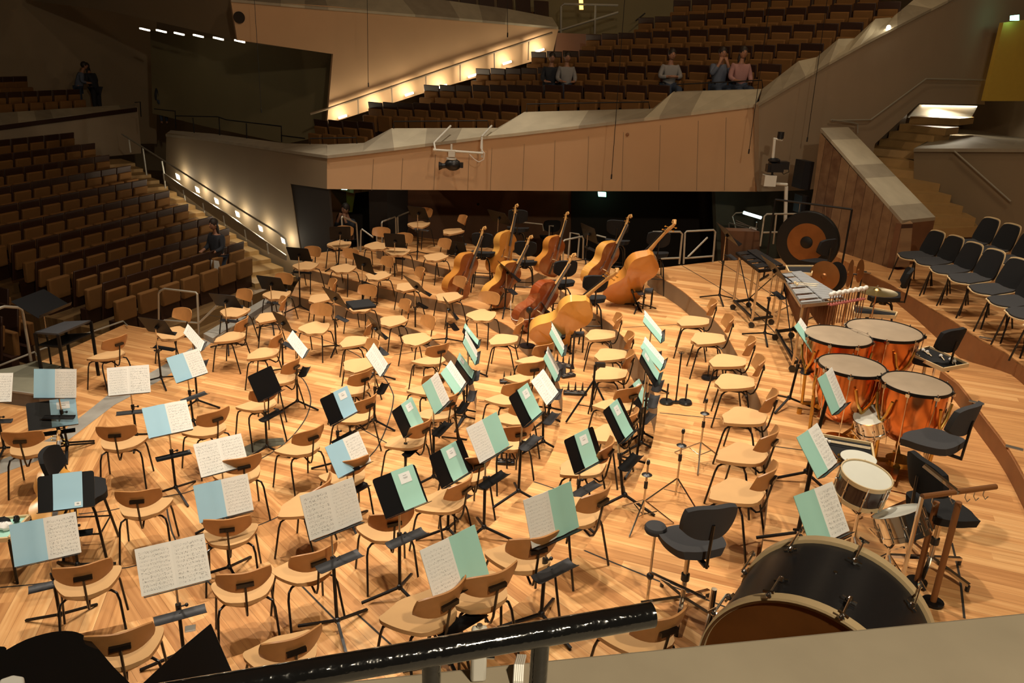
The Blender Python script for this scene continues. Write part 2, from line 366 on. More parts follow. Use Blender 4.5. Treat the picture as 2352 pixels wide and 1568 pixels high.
CLpx = [(866,573),(874,575.5),(935,592),(1001,610),(1060,628)]
Cpx = [(1290,668),(1325,690),(1361.7,716.7),(1399,740.5),(1419.6,761),(1443.5,788),(1478,845),(1500,895),(1509.6,929),(1508,959),(1496,1027),(1469,1093),(1452,1130),(1398,1182),(1342,1260),(1273,1321),(1228,1357),(1160,1407),(1115,1437),(1010,1500),(880,1568)]
Dpx = [(1490,618),(1513,635),(1535.4,646.8),(1569.5,669),(1603.5,698),(1634,727),(1668,767.7),(1712,850),(1735,895),(1756,952),(1770,1041),(1770,1088),(1756.4,1218),(1742.7,1292.8),(1725.7,1337),(1708.7,1381),(1673,1470),(1640,1545)]
A2 = spline(poly_at(Apx, LV['A']), 4); B2 = spline(poly_at(Bpx, LV['B']), 4); CL2 = poly_at(CLpx, LV['CL']); C2 = spline(poly_at(Cpx, LV['C']), 4); D2 = spline(poly_at(Dpx, LV['D']), 4)
V2 = lambda x, y: Vector((x, y))
LB = V2(-4.12, 14.6); LT = V2(-4.25, 16.15); BT = [V2(-3.05, 17.4), V2(-2.4, 17.5), V2(-1.0, 16.95), V2(.9, 15.7), V2(2.35, 13.98)]
BR = [V2(3.7, 14.38), V2(5.3, 14.9), V2(7.2, 16.4), V2(10, 17.5), V2(13, 12), V2(12, 1.2)]
FRONT = V2(-9.5, 1.2)
# the flat floor in front of the risers
lv0 = [at(285,745,0).to_2d(), at(60,845,0).to_2d(), at(-60,885,0).to_2d(), V2(-10.5, 7.5), V2(-10.5, 1.2), V2(2, 1.2), V2(2, 14), LB, at(665,700,0).to_2d(), at(613,735,0).to_2d(), at(475,780,0).to_2d(), at(420,765,0).to_2d(), at(330,753,0).to_2d()]
o = struct(MB().prism(lv0, -.45, 0).build('floor', 'floor', smooth=0))
MB().prism(A2 + [FRONT, V2(12, 1.2), V2(12, 13)] + [LT, LB], 0.0, LV['A'])
def slab(name, poly, z0, z1, matl='floor'):
    top = MB().prism(poly, z1 - .012, z1).build(name, matl, smooth=0); struct(top)
    s = MB().prism(poly, z0, z1 - .012).build('riser_face', 'riserw' if matl == 'w' else 'riser', parent=top, smooth=30)
    return top
def close(pl, back): return list(pl) + [V2(pl[-1].x, 1.2)] + back
slab('floor', close(A2, [V2(12, 1.2), V2(12, 12)] + list(reversed(BR[:2])) + list(reversed(BT)) + [LT, LB]), .0, LV['A'])
slab('floor', close(B2, [V2(12, 1.2), V2(12, 12)] + list(reversed(BR[:2])) + list(reversed(BT)) + [LT]), LV['A'], LV['B'])
slab('floor', CL2 + [V2(.2, 14.3), V2(.9, 15.7), V2(-1.0, 16.95), V2(-2.4, 17.5), V2(-3.05, 17.4)], LV['B'], LV['CL'])
slab('floor', close(C2, [V2(12, 1.2), V2(12, 12)] + list(reversed(BR[:2])) + [BT[4], BT[3]]), LV['B'], LV['C'])
slab('floor', close(D2, [V2(12, 1.2), V2(13, 12), V2(10, 17.5), V2(7.2, 16.4), V2(5.3, 14.9), V2(3.7, 14.38)]), LV['C'], LV['D'])
# outer wooden risers on the right
Fpx = [(2163.7,849),(2185,866),(2207,884.6),(2258,951),(2309,1017),(2352,1088.7),(2420,1230),(2470,1400)]
F2 = spline(poly_at(Fpx, LV['F']), 4)
el = at(2207, 790, 1.27).to_2d()
fp = [el] + F2 + [V2(F2[-1].x, 1.2), V2(12, 1.2), V2(12, 8)]
ft = MB().prism(fp, [1.0] * len(fp), [1.08] + [LV['F']] * (len(fp) - 1)).build('floor', 'floor', smooth=0); struct(ft)
MB().prism([p - Vector((.012, 0)) for p in F2] + [p + Vector((.1, 0)) for p in reversed(F2)], 1.0, LV['F'] - .02).build('riser_face', 'riserw', parent=ft, smooth=30)
Epx = [(1980,619),(2000,630),(2044,651.5),(2113.8,692.4),(2190.4,736.7),(2250,777.5),(2309,808),(2352,840),(2440,915),(2560,1050)]
def ez(x): return 1.26 + .19 * min(1, max(0, (x - 2060) / 140))
E2 = [at(x, y, ez(x)) for x, y in Epx]
wb = [at(1850, 572, 1.10), at(1878, 580, 1.10), at(1975, 621, 1.10)]     # foot of the boarded wall
wl = [at(1850, 553, 1.26), at(2036, 613, 1.26), at(2064, 610, 1.26), at(2140, 566, 1.26)]
ep = [p.to_2d() for p in E2] + [V2(12, 3.5), V2(13.5, 12), V2(10.5, 17.5), V2(7.6, 17.0)] + [wl[0].to_2d()]
ezt = [p.z for p in E2] + [1.45, 1.45, 1.45, 1.26, 1.26]
et = MB().prism(ep, [1.0] * len(ep), ezt).build('floor', 'floor', smooth=0); struct(et)
fac = MB()
for a, b in zip(E2[:-1], E2[1:]):
    k = len(fac.v); dv = Vector((-.01, -.006, 0))
    fac.add([a + dv - Vector((0, 0, .015)), b + dv - Vector((0, 0, .015)), Vector((b.x, b.y, 1.0)) + dv, Vector((a.x, a.y, 1.0)) + dv], [(0, 1, 2, 3)])
fac.build('riser_face', 'riserw', parent=et, smooth=30)
# thin joints let into the boards
def ribbon(px, z, wd=.016, close_=False, k=4):
    p = spline(poly_at(px, z), k) if len(px) > 2 else poly_at(px, z); m = MB(); n = len(p); L = []; R = []
    for i in range(n):
        t = (p[min(i + 1, n - 1)] - p[max(i - 1, 0)]).normalized(); q = Vector((-t.y, t.x)) * wd / 2
        L.append((*(p[i] + q), z + .0015)); R.append((*(p[i] - q), z + .0015))
    m.add(L + R, [(i, i + 1, n + i + 1, n + i) for i in range(n - 1)]); return m
tn = 0
for px, z in [([(660,850),(695.3,869.8),(713.2,911.5),(707.8,947.2),(689.4,980),(656.6,1015.8),(600,1053),(447,1124),(385,1139),(280,1166),(230,1175),(120,1186)], 0),
              ([(475,722),(568.5,741),(611,750),(675.8,763),(730,776),(783,796),(835.9,825.2),(880,864),(900.9,899.6),(903.3,920.4),(895,959),(877,1006.8),(851.7,1045.5),(760,1125),(644.7,1184),(577,1212),(440,1260),(310,1299),(265,1307),(113,1337),(0,1349)], 0),
              ([(1562.7,607.7),(1620,641),(1671.6,672.4),(1720,705),(1761,744),(1803,790),(1844,840)], 1.07), ([(1650,600),(1740,655),(1830,715)], 1.07),
              ([(1342,1264),(1500,1329),(1698,1406)], .79), ([(1727,1336),(1792,1358)], 1.07), ([(816,1406),(900,1482)], .42), ([(692,1344),(768,1421)], .21), ([(1226,1106),(1290,1127)], .42),
              ([(780,956),(890,1018)], 0), ([(1515,948),(1655,962)], .79), ([(1770,1024),(1895,1040)], 1.07), ([(2005,1055),(2105,1072)], 1.07), ([(1290,889),(1400,890)], .42), ([(1430,752),(1560,745)], .79),
              ([(1608,700),(1660,703),(1720,703)], 1.07), ([(905,815),(1030,797)], .0), ([(380,1150),(410,1255),(540,1400)], 0), ([(2186,1246),(2204,1324),(2215,1420)], 1.07), ([(1100,922),(1160,924)], .21)]:
    tn += 1; struct(ribbon(px, z).build('trim_%d' % tn, 'seam', smooth=0))
# grey metal strip across the platform and the curb beyond it
q = [at(x, y, .002) for x, y in [(0,1056),(75,1028),(150,985),(250,905),(350,853),(420,812),(468,779),(485,787),(440,825),(365,875),(262,930),(160,1008),(85,1058),(0,1088)]]
struct(MB().add(q, [(0, 1, 12, 13), (1, 2, 11, 12), (2, 3, 10, 11), (3, 4, 9, 10), (4, 5, 8, 9), (5, 6, 7, 8)]).build('trim_30', 'metal_strip', smooth=0))
q = [at(x, y, .0).to_2d() for x, y in [(468,778),(612,694),(622,702),(490,789)]]
struct(MB().prism(q, 0, .09).build('trim_31', 'metal_strip', smooth=0))
q = [at(x, y, .003) for x, y in [(540,1035),(600,1008),(650,1005),(655,1020),(600,1030),(560,1052)]]
struct(MB().add(q, [tuple(range(6))]).build('trim_32', 'concrete', smooth=0))
# ---------------------------------------------------------------- hall floor, stalls steps
struct(MB().prism([V2(-30, -3), V2(20, -3), V2(20, 40), V2(-30, 40)], -1.1, -.75).build('floor', 'floor_dark', smooth=0))
ROW_A = [(-13.094,20.654,1.627,2.4,5),(-12.379,19.487,1.441,1.4,6),(-11.615,18.582,1.266,.4,6),(-11.055,17.115,1.076,2.4,8),(-10.386,16.197,.897,.2,8),(-9.793,15.217,.718,.3,9),(-9.142,14.553,.543,-.5,9),(-8.457,14.073,.376,-1.3,9),(-7.718,13.935,.267,-1.8,8),(-7.038,13.592,.182,-3.6,7)]
SP = .54
mbs = MB(); fl = []
for i, (x, y, z, da, k) in enumerate(ROW_A):
    a = math.radians(73.46 + da); u = V2(math.cos(a), math.sin(a)); n = V2(math.sin(a), -math.cos(a)); P = V2(x, y); fz = z - .70
    ext = 3 if i < 6 else .35
    s0 = P - u * ext + n * .55; s1 = P + u * (SP * (k - 1) + .3) + n * .55; s2 = s1 - n * 1.1; s3 = s0 - n * 1.1
    mbs.prism([s0, s1, s2, s3], -.9, fz)
struct(mbs.build('floor', 'floor_dark', smooth=0))
# stalls staircase beside the row ends
PA, PB = (-3.9, 16.5), (-11.9, 24.5)
uA = (V2(*PB) - V2(*PA)).normalized(); nA = V2(uA.y, -uA.x)     # right of A->B : towards back
if nA.y < 0: nA = -nA
st = thing('staircase', 'oak staircase with lit treads climbing beside the stalls seats', 'stairs', (-5.2, 17.2, -.6))
ntr = 17
for i in range(ntr):
    d0 = 1.35 + i * .56; z = -.42 + i * .09
    a = V2(*PA) + uA * d0 - nA * .06; b = V2(*PA) + uA * (11.4) - nA * .06
    wdt = 1.0
    MB().prism([a, b, b - nA * wdt, a - nA * wdt], z - .1, z).build('tread', 'step', parent=st, world=True, smooth=0)
# ---------------------------------------------------------------- walls
PC, PD = (-3.9, 16.5), (5.0, 16.6)       # parapet facing the platform
def trace(name, px, A, B, m, off=0., th=.12, uv=False):
    pts = [on(x, y, A, B, off) for x, y in px]
    mb = MB().sheet(pts, th); ud = (V2(*B) - V2(*A)).normalized()
    return struct(mb.build(name, m, smooth=0, uvf=(lambda c: (c.x * ud.x + c.y * ud.y, c.z)) if uv else None))
par = trace('wall_back', [(751,434),(935,436),(1300,438.5),(1740,440),(1742,241),(1552,264),(1500,270),(1326.7,291),(1108.7,314),(993,329),(751,358)], PC, PD, 'wall_warm')
for i, x in enumerate([858, 925, 1000, 1078, 1130, 1204, 1275, 1352, 1432, 1517, 1604, 1668]):
    yt = 358 + (241 - 358) * (x - 751) / 991 + (12 if 900 < x < 1500 else 6)
    a, b = on(x, yt + 14, PC, PD, .004), on(x - 4, 437, PC, PD, .004)
    MB().bar(a, b, .008, .008, up=Vector((0, 1, 0))).build('panel_joint', 'riser', parent=par)
MB().sheet([on(1736, 242, PC, PD, .02), on(1747, 242, PC, PD, .02), on(1746, 440, PC, PD, .02), on(1736, 440, PC, PD, .02)], .05).build('corner_board', 'riserw', parent=par)
# travertine coping on top, its inner edge set back .75 m
outer = [(700,346),(751,357),(833,347),(993,328),(1143,308),(1204,301),(1326,289),(1500,268),(1552,262),(1650,249),(1742,238)]
inner = [(700,330),(780,331),(836,328),(900,294.5),(1143,293.5),(1160,290),(1204,257),(1420,252),(1500,249),(1547,210),(1720,204),(1751,204)]
oo = [on(x, y, PC, PD, .04) for x, y in outer]; ii = [on(x, y, PC, PD, -.7) for x, y in inner]
def ribbon3(name, a, b, m, thick=.05):
    """stone slabs between two 3-D polylines; neighbouring slabs alternate in tone"""
    import bisect
    def res(p, k):
        L = [0]
        for q, r in zip(p[:-1], p[1:]): L.append(L[-1] + (r - q).length)
        out = []
        for i in range(k + 1):
            t = L[-1] * i / k; j = min(max(bisect.bisect_right(L, t) - 1, 0), len(p) - 2)
            s = (t - L[j]) / max(L[j + 1] - L[j], 1e-6); out.append(p[j].lerp(p[j + 1], s))
        return out
    K = 26; pa, pb = res(a, K), res(b, K); root = MB(); alt = MB(); random.seed(3)
    for i in range(K):
        t = random.choice([root, root, alt]); dz = Vector((0, 0, -thick))
        t.add([pa[i], pa[i + 1], pb[i + 1], pb[i], pa[i] + dz, pa[i + 1] + dz, pb[i + 1] + dz, pb[i] + dz], [(0, 1, 2, 3), (7, 6, 5, 4), (0, 4, 5, 1), (1, 5, 6, 2), (2, 6, 7, 3), (3, 7, 4, 0)])
    o = struct(root.build(name, 'stone', smooth=0)); alt.build('darker_slab', 'stone2', parent=o, smooth=0); return o
# coping built directly between the traced edges, segment by segment
def coping(name, prs, A, B, wd, m='stone'):
    r = MB(); alt = MB(); po = [on(x, y, A, B, .04) for (x, y), _ in prs]; pi = [on(x, y, A, B, -wd) for _, (x, y) in prs]
    random.seed(5)
    for i in range(len(prs) - 1):
        k = max(1, int((po[i + 1] - po[i]).length / .55))
        for j in range(k):
            a0, a1 = po[i].lerp(po[i + 1], j / k), po[i].lerp(po[i + 1], (j + 1) / k); b0, b1 = pi[i].lerp(pi[i + 1], j / k), pi[i].lerp(pi[i + 1], (j + 1) / k)
            t = random.choice([r, alt]); dz = Vector((0, 0, -.06))
            t.add([a0, a1, b1, b0, a0 + dz, a1 + dz, b1 + dz, b0 + dz], [(0, 1, 2, 3), (7, 6, 5, 4), (0, 4, 5, 1), (1, 5, 6, 2), (2, 6, 7, 3), (3, 7, 4, 0)])
    o = struct(r.build(name, m, smooth=0)); alt.build('darker_slab', 'stone2', parent=o, smooth=0); return o
coping('trim_40', [((751,357),(751,332)),((833,348),(836,328)),((905,339),(899,294.5)),((1120,312),(1143,293.5)),((1180,306),(1204,257)),((1480,271),(1500,249)),((1515,267),(1547,210)),((1735,239),(1749,204))], PC, PD, .7)
PE = (10.6, 20.2)                        # flank of the block, right of the corner
PG = (5.0, 16.6)
fl2 = trace('wall_right', [(1743,240),(1743,440),(1845,437),(1990,420),(2010,330),(2110,238),(2262,240),(2262,228),(2300,60),(2352,45),(2352,-120),(2300,-60),(2178,0),(2028,76),(1893,151)], PG, PE, 'wall_grey')
coping('trim_41', [((1742,238),(1751,204)),((1850,175),(1834,140)),((1870,164),(1876,131)),((1905,143),(1926,89)),((1948,119),(1962,88)),((1975,104),(2011,43)),((2020,80),(2049,40)),((2178,0),(2098,0)),((2300,-70),(2200,-60))], PG, PE, .55)
# left flank wall with the stairs along it
PL = (-3.9, 16.5)
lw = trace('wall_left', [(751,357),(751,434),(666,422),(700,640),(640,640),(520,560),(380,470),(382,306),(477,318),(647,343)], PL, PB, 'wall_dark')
coping('trim_42', [((380,308),(392,299)),((477,318),(487,315)),((647,344),(650,328)),((751,357),(752,331))], PL, PB, -.5) if False else None
cp = MB(); a_ = [on(x, y, PL, PB, -.03) for x, y in [(380,308),(477,318),(647,343),(751,357)]]; b_ = [on(x, y, PL, PB, .5) for x, y in [(392,299),(490,307),(655,329),(752,331)]]
dz = Vector((0, 0, -.06))
for i in range(3): cp.add([a_[i], a_[i + 1], b_[i + 1], b_[i], a_[i] + dz, a_[i + 1] + dz, b_[i + 1] + dz, b_[i] + dz], [(0, 1, 2, 3), (7, 6, 5, 4), (0, 4, 5, 1), (3, 2, 6, 7)])
struct(cp.build('trim_42', 'stone2', smooth=0))
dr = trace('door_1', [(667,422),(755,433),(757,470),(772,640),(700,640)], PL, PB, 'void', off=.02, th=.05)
# recess under the block
RB, RC = (-4.6, 19.3), (6.2, 20.0)
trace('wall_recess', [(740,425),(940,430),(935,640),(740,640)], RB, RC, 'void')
trace('wall_recess', [(935,430),(1226,430),(1226,640),(935,640)], RB, RC, 'brownwall', off=.05)
trace('wall_recess', [(1226,430),(1312,430),(1312,660),(1226,660)], RB, RC, 'brownwall', off=.01)
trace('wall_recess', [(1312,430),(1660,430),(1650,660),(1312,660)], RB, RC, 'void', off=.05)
trace('wall_recess', [(1640,380),(1960,380),(1960,640),(1650,640)], (5.0, 18.2), (10.0, 20.5), 'concrete')
d2 = trace('door_2', [(753,432),(795,433),(798,520),(800,600),(760,600)], RB, RC, 'doorwood', off=.25, th=.05)
d3 = trace('door_3', [(795,437),(816,440),(809,487),(797,487)], RB, RC, 'yellow', off=.3, th=.05)
cb = trace('wall_recess', [(1650,430),(1658,520),(1650,540),(1644,620),(1700,620),(1700,600),(1690,530)], RB, RC, 'brownwall', off=.3) if False else None
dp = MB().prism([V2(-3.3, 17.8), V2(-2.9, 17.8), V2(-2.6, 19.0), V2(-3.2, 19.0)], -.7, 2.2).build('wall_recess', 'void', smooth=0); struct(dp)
# brown side cheek at the right of the recess
trace('wall_recess', [(1672,530),(1745,532),(1745,606),(1672,606)], (3.6, 15.2), (6.5, 15.9), 'brownwall', off=.0, th=.3)
# block behind: big fascia, its left face, back wall
G1, G2 = (-6.2, 21.0), (2.4, 26.4)
fw = trace('wall_back', [(765,124),(751,285),(1000,205),(1268,128),(1283,66),(1240,57),(1000,38),(760,14),(530,0),(545,92)], G1, G2, 'wall_warm', off=0)
coping('trim_43', [((530,-2),(530,-16)),((700,13),(700,-4)),((1000,37),(960,-8)),((1160,51),(1165,20)),((1282,62),(1268,40))], G1, G2, .6)
g0, g1 = (-6.3, 21.1), (-15, 27.5)
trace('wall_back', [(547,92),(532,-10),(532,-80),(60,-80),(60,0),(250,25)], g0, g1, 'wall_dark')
trace('ceiling', [(765,126),(540,94),(250,27),(60,0),(60,-40),(765,-40)], (-7.5, 22.5), (-16, 28.5), 'wall_dark', off=0) if False else None
trace('wall_back', [(345,70),(765,124),(752,310),(660,330),(470,290),(350,260)], (-6.8, 24.5), (-15, 29), 'wall_olive')
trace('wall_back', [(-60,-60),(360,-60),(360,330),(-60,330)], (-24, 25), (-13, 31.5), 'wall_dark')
trace('wall_back', [(1180,-60),(1620,-60),(1600,80),(1180,190)], (2.6, 27.5), (12, 27.5), 'wall_olive')
struct(MB().box((2.2, 25.6, 3.4), (2.6, .2, 3.4)).build('wall_back', 'doorwood'))
# far left block: parapet and coping
K1, K2 = (-16.2, 19.0), (-13.1, 26.6)
kw = trace('wall_left', [(-60,300),(0,287),(160,268),(316,246),(325,352),(228,361),(160,330),(0,380),(-60,390)], K1, K2, 'wall_grey')
MB().sheet([on(x, y, K1, K2, .05) for x, y in [(-60,303),(0,288),(315,247),(315,256),(0,299),(-60,314)]], .05).build('dark_edge', 'theatre_dark', parent=kw)
coping('trim_44', [((-60,300),(-60,262)),((0,288),(0,259)),((160,266),(150,249)),((315,250),(310,239))], K1, K2, .7)
# right hand block: coping, wall and handrail side
a8 = at(2240, 540, 1.45); b8 = at(2124, 397, 2.41)
S1, S2 = (a8.x, a8.y), (b8.x, b8.y)
s8 = (a8.x + 3.2, a8.y - 2.6)
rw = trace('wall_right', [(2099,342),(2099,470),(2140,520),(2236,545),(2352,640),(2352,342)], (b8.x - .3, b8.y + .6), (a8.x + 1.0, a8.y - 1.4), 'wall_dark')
cw = MB(); pts = [(2099,340),(2189,295),(2301,232),(2322,228),(2352,232),(2352,306),(2189,295)]
T8 = [on(x, y, (b8.x - .3, b8.y + .6), (a8.x + 1.0, a8.y - 1.4), .05) for x, y in [(2099,341),(2230,341),(2400,341)]]
z8 = T8[0].z
c8 = [T8[0], T8[1], T8[2], at(2400, 312, z8 - .02), at(2189, 295, z8), at(2140, 318, z8)]
cw.sheet(c8, .07)
q = [at(2189, 295, z8), at(2099, 341, z8), at(2250, 262, z8 + .22), at(2300, 231, z8 + .42), at(2335, 228, z8 + .42)]
cw.add([q[1], q[0], q[4], q[3], q[2]], [(0, 1, 2, 3, 4)])
struct(cw.build('trim_45', 'stone2', smooth=0))
struct(MB().prism([V2(at(2200,300,z8).x, at(2200,300,z8).y), V2(12, at(2352,310,z8).y), V2(14, 18), V2(9, 18)], 1.2, z8 - .5).build('floor', 'floor_dark', smooth=0))
yd = trace('door_4', [(2305,52),(2400,40),(2400,232),(2262,232)], (8.0, 19.3), (12.5, 20.3), 'yellow', off=.1)
# ---------------------------------------------------------------- right staircase
rs = thing('staircase', 'oak staircase rising behind the boarded wall, its upper flight lit', 'stairs', (a8.x - .6, a8.y, 1.45))
NS = [((1745,1545),(2020,1530)),((1740,1460),(2000,1470)),((1680,1380),(1915,1390)),((1600,1305),(1835,1315)),((1530,1230),(1760,1240)),((1430,1125),(1680,1165)),((1350,1050),(1600,1090)),((1315,990),(1615,1025)),((1385,935),(1650,970)),((1450,885),(1720,915)),((1520,835),(1800,865)),((1590,785),(1890,800))]
edge = []
for i, (a, b) in enumerate(NS):
    z = 1.45 + .16 * (i + 1); ex = -70 if i < 8 else -8
    a3 = at(1552 + (a[0] + ex) / 2.936, a[1] / 2.936, z); b3 = at(1552 + (b[0] + 25) / 2.936, b[1] / 2.936, z); edge.append((a3, b3))
for i, (a3, b3) in enumerate(edge):
    d = (edge[min(i + 1, 11)][0] - edge[max(i - 1, 0)][0]).to_2d().normalized(); d *= 1.0 if i < 11 else 1.4
    MB().prism([a3.to_2d(), b3.to_2d(), b3.to_2d() + d, a3.to_2d() + d], a3.z - (.17 if i else .2), a3.z).build('tread', 'step', parent=rs, world=True, smooth=0)
# lit back strip and handrails of the upper flight
zt = edge[-1][0].z; hb = edge[-1][0].to_2d() + V2(.1, 1.0)
Q1, Q2 = (hb.x - .4, hb.y + .1), (hb.x + 1.5, hb.y + .25)
ls = trace('wall_back', [(2112,240),(2246,243),(2230,272),(2085,270)], Q1, Q2, 'white_metal', th=.05)
a, b = on(2118, 243, Q1, Q2, .05), on(2243, 245, Q1, Q2, .05)
wl_ = thing('light_strip', 'bright strip lamp glowing above the top tread of the right stair', 'lamp', ((a + b) / 2))
MB().bar(a, b, .03, .03).build('diffuser', 'warmled', parent=wl_, world=True)
mid = (a + b) / 2
lamp('stair_strip_light', 'AREA', (mid.x, mid.y - .12, mid.z + .02), 34, (1, .88, .66), (mid.x - .1, mid.y - 1.0, mid.z - 1.2), shape='RECTANGLE', size=1.0, size_y=.05)
a, b = on(2005, 330, (edge[8][0].x - .15, edge[8][0].y - .5), (edge[11][0].x - .12, edge[11][0].y), 0), None
sw = MB().sheet([edge[i][0] + Vector((-.08, .02, .5 if i > 8 else .45)) for i in (7, 9, 11)] + [edge[i][0] + Vector((-.08, .02, -.3)) for i in (11, 9, 7)], .05)
struct(sw.build('wall_stair', 'wall_grey', smooth=0))
# boarded wedge wall
W1, W2 = (wl[0].x, wl[0].y), (wl[1].x, wl[1].y)
wedge = trace('wall_boards', [(1884,306),(2071,514),(2063,613),(2036,614),(1950,606),(1878,583),(1862,577),(1850,540),(1868,440)], W1, W2, 'boards', th=.25, uv=True)
c71 = on(2071, 514, W1, W2); cz = c71.z
bk = at(2147, 506, cz - .03)
dirb = (bk - c71); 
MB().sheet([c71, bk, Vector((bk.x, bk.y, 1.2)), Vector((c71.x, c71.y, 1.2))], .1).build('end_face', 'brownwall', parent=wedge, smooth=0)
tl_ = on(1884, 301, W1, W2); tr_ = tl_ + Vector((dirb.x, dirb.y, 0)) * .82
up_ = Vector((0, 0, .06))
m = MB(); alt = MB()
for i in range(7):
    t0, t1 = i / 7, (i + 1) / 7; p = [tl_.lerp(c71, t0), tl_.lerp(c71, t1), tr_.lerp(bk, t1), tr_.lerp(bk, t0)]
    (m if i % 3 else alt).add([q + up_ for q in p] + p, [(0, 1, 2, 3), (7, 6, 5, 4), (0, 4, 5, 1), (1, 5, 6, 2), (2, 6, 7, 3), (3, 7, 4, 0)])
cpw = struct(m.build('trim_46', 'stone', smooth=0)); alt.build('darker_slab', 'stone2', parent=cpw, smooth=0)
# skirting under the boards
sk = [wb[0], wb[1], wb[2], at(2000, 632, 1.2)]; skt = [on(1850, 553, W1, W2, .02), on(1878, 566, W1, W2, .02), on(1978, 600, W1, W2, .02), on(2036, 613, W1, W2, .02)]
m = MB()
for i in range(3):
    m.add([skt[i], skt[i + 1], Vector((skt[i + 1].x, skt[i + 1].y, 1.07)), Vector((skt[i].x, skt[i].y, 1.07))], [(0, 1, 2, 3)])
struct(m.build('baseboard_right', 'riserw', smooth=0))
# ---------------------------------------------------------------- ledge in front of the camera
zl = 3.3
led = [at(x, y, zl).to_2d() for x, y in [(300,1600),(600,1570),(809,1560),(1210,1518),(1800,1460),(2352,1405),(2700,1370)]] + [V2(3.2, -1.2), V2(-2.5, -1.2)]
lg = struct(MB().prism(led, 2.6, zl).build('trim_50', 'stone2', smooth=0, bevel=.008))
# ceiling and outer shell, out of view but closing the hall
struct(MB().prism([V2(-30, -4), V2(20, -4), V2(20, 40), V2(-30, 40)], 15.0, 15.2).build('ceiling', 'wall_dark', smooth=0))
struct(MB().prism([V2(-30, 34), V2(20, 34), V2(20, 34.3), V2(-30, 34.3)], -1, 15.0).build('wall_back', 'wall_dark', smooth=0))
struct(MB().prism([V2(13.5, -3), V2(13.8, -3), V2(13.8, 34), V2(13.5, 34)], -1, 15.0).build('wall_right', 'wall_dark', smooth=0))
# ================================================================ CHAIRS AND STANDS
def lerp_tab(t, tab):
    n = len(tab); t = min(max(t, tab[0][0]), tab[-1][0])
    for i in range(n - 1):
        if t <= tab[i + 1][0]: break
    def sl(k):
        a, b = max(k - 1, 0), min(k + 1, n - 1); return (tab[b][1] - tab[a][1]) / (tab[b][0] - tab[a][0])
    h = tab[i + 1][0] - tab[i][0]; s = (t - tab[i][0]) / h; y0, y1 = tab[i][1], tab[i + 1][1]; m0, m1 = sl(i) * h, sl(i + 1) * h
    return (2 * s ** 3 - 3 * s * s + 1) * y0 + (s ** 3 - 2 * s * s + s) * m0 + (3 * s * s - 2 * s ** 3) * y1 + (s ** 3 - s * s) * m1
SW = [(0, .1), (.05, .135), (.25, .18), (.5, .215), (.72, .228), (.87, .205), (.95, .16), (1, .085)]
def seat_fn(dz, shrink=0., tab=SW, L=.41, y0=-.195, zb=.45):
    def f(u, v):
        U = 2 * u - 1; w = lerp_tab(v, tab) - shrink
        y = y0 + (L - shrink * 0) * v
        if v > .85: y -= (abs(U) ** 2.5) * .045 * (v - .85) / .15
        z = zb + .022 * U * U * (1 - .5 * v) + .018 * (1 - v) ** 2 - .035 * max(0, v - .6) ** 1.5 * 3 - .012 * (1 - abs(U)) * 0 + dz
        return (U * w, y, z - .006 * abs(U) ** 6)
    return f
def back_fn(off, sc_=1.0, w=.195, h=.19, zc=.685, y0=-.245, wrap=.075):
    def f(u, v):
        U = 2 * u - 1; V = 2 * v - 1; hh = h / 2 * (1 - .36 * abs(U) ** 3.2) * sc_; ww = w * sc_ * (1 - .05 * V * V)
        x = U * ww; y = y0 + wrap * U * U - .022 * V + off; return (x, y, zc + V * hh + .01 * U * U)
    return f
def make_chair(label):
    t = thing('orchestra_chair', label, 'chair')
    MB().grid(seat_fn(.014), 16, 16, seat_fn(-.018, .004)).build('seat', 'fabric_tan', t)
    pl = MB().grid(seat_fn(-.02, .012), 12, 12, seat_fn(-.03, .03)); pl.build('seat_pan', 'wood_back', t)
    MB().grid(back_fn(.007), 16, 10, back_fn(-.007, .985)).build('backrest', 'wood_back', t)
    for s in (-1, 1):
        MB().tube([(s * .1, .06, .405), (s * .165, .11, .405), (s * .19, .135, .385), (s * .2, .15, .33), (s * .222, .2, .005)], .0095).build('leg', 'frame', t)
        MB().tube([(s * .08, -.05, .405), (s * .15, -.085, .41), (s * .185, -.115, .395), (s * .2, -.135, .34), (s * .222, -.215, .005)], .0095).build('leg', 'frame', t)
    m = MB().box((0, .01, .398), (.2, .16, .016)); m.build('under_frame', 'frame', t)
    m = MB().tube([(0, .03, .40), (0, -.1, .385), (0, -.17, .352), (0, -.2, .37), (0, -.225, .43), (0, -.262, .655)], .009)
    m.box((0, -.262, .675), (.12, .022, .03)); m.build('back_support', 'frame', t)
    return t
REG = []          # every registered plan position, for ordinals
def lev_of(p):
    """platform level under plan point p"""
    def inside(pt, poly):
        c = False; n = len(poly)
        for i in range(n):
            a, b = poly[i], poly[i - 1]
            if (a.y > pt.y) != (b.y > pt.y) and pt.x < (b.x - a.x) * (pt.y - a.y) / (b.y - a.y) + a.x: c = not c
        return c
    for nm, pl in POLYS:
        if inside(p, pl): return LV[nm]
    return 0.
_tail = [V2(12, 1.2), V2(12, 12)] + list(reversed(BR[:2])) + list(reversed(BT)) + [LT]
POLYS = [('E', ep), ('F', fp), ('D', close(D2, [V2(12, 1.2), V2(13, 12), V2(10, 17.5), V2(7.2, 16.4), V2(5.3, 14.9), V2(3.7, 14.38)])), ('C', close(C2, [V2(12, 1.2), V2(12, 12)] + list(reversed(BR[:2])) + [BT[4], BT[3]])),
         ('CL', CL2 + [V2(.2, 14.3), V2(.9, 15.7), V2(-1.0, 16.95), V2(-2.4, 17.5), V2(-3.05, 17.4)]), ('B', close(B2, _tail)), ('A', close(A2, _tail + [LB]))]
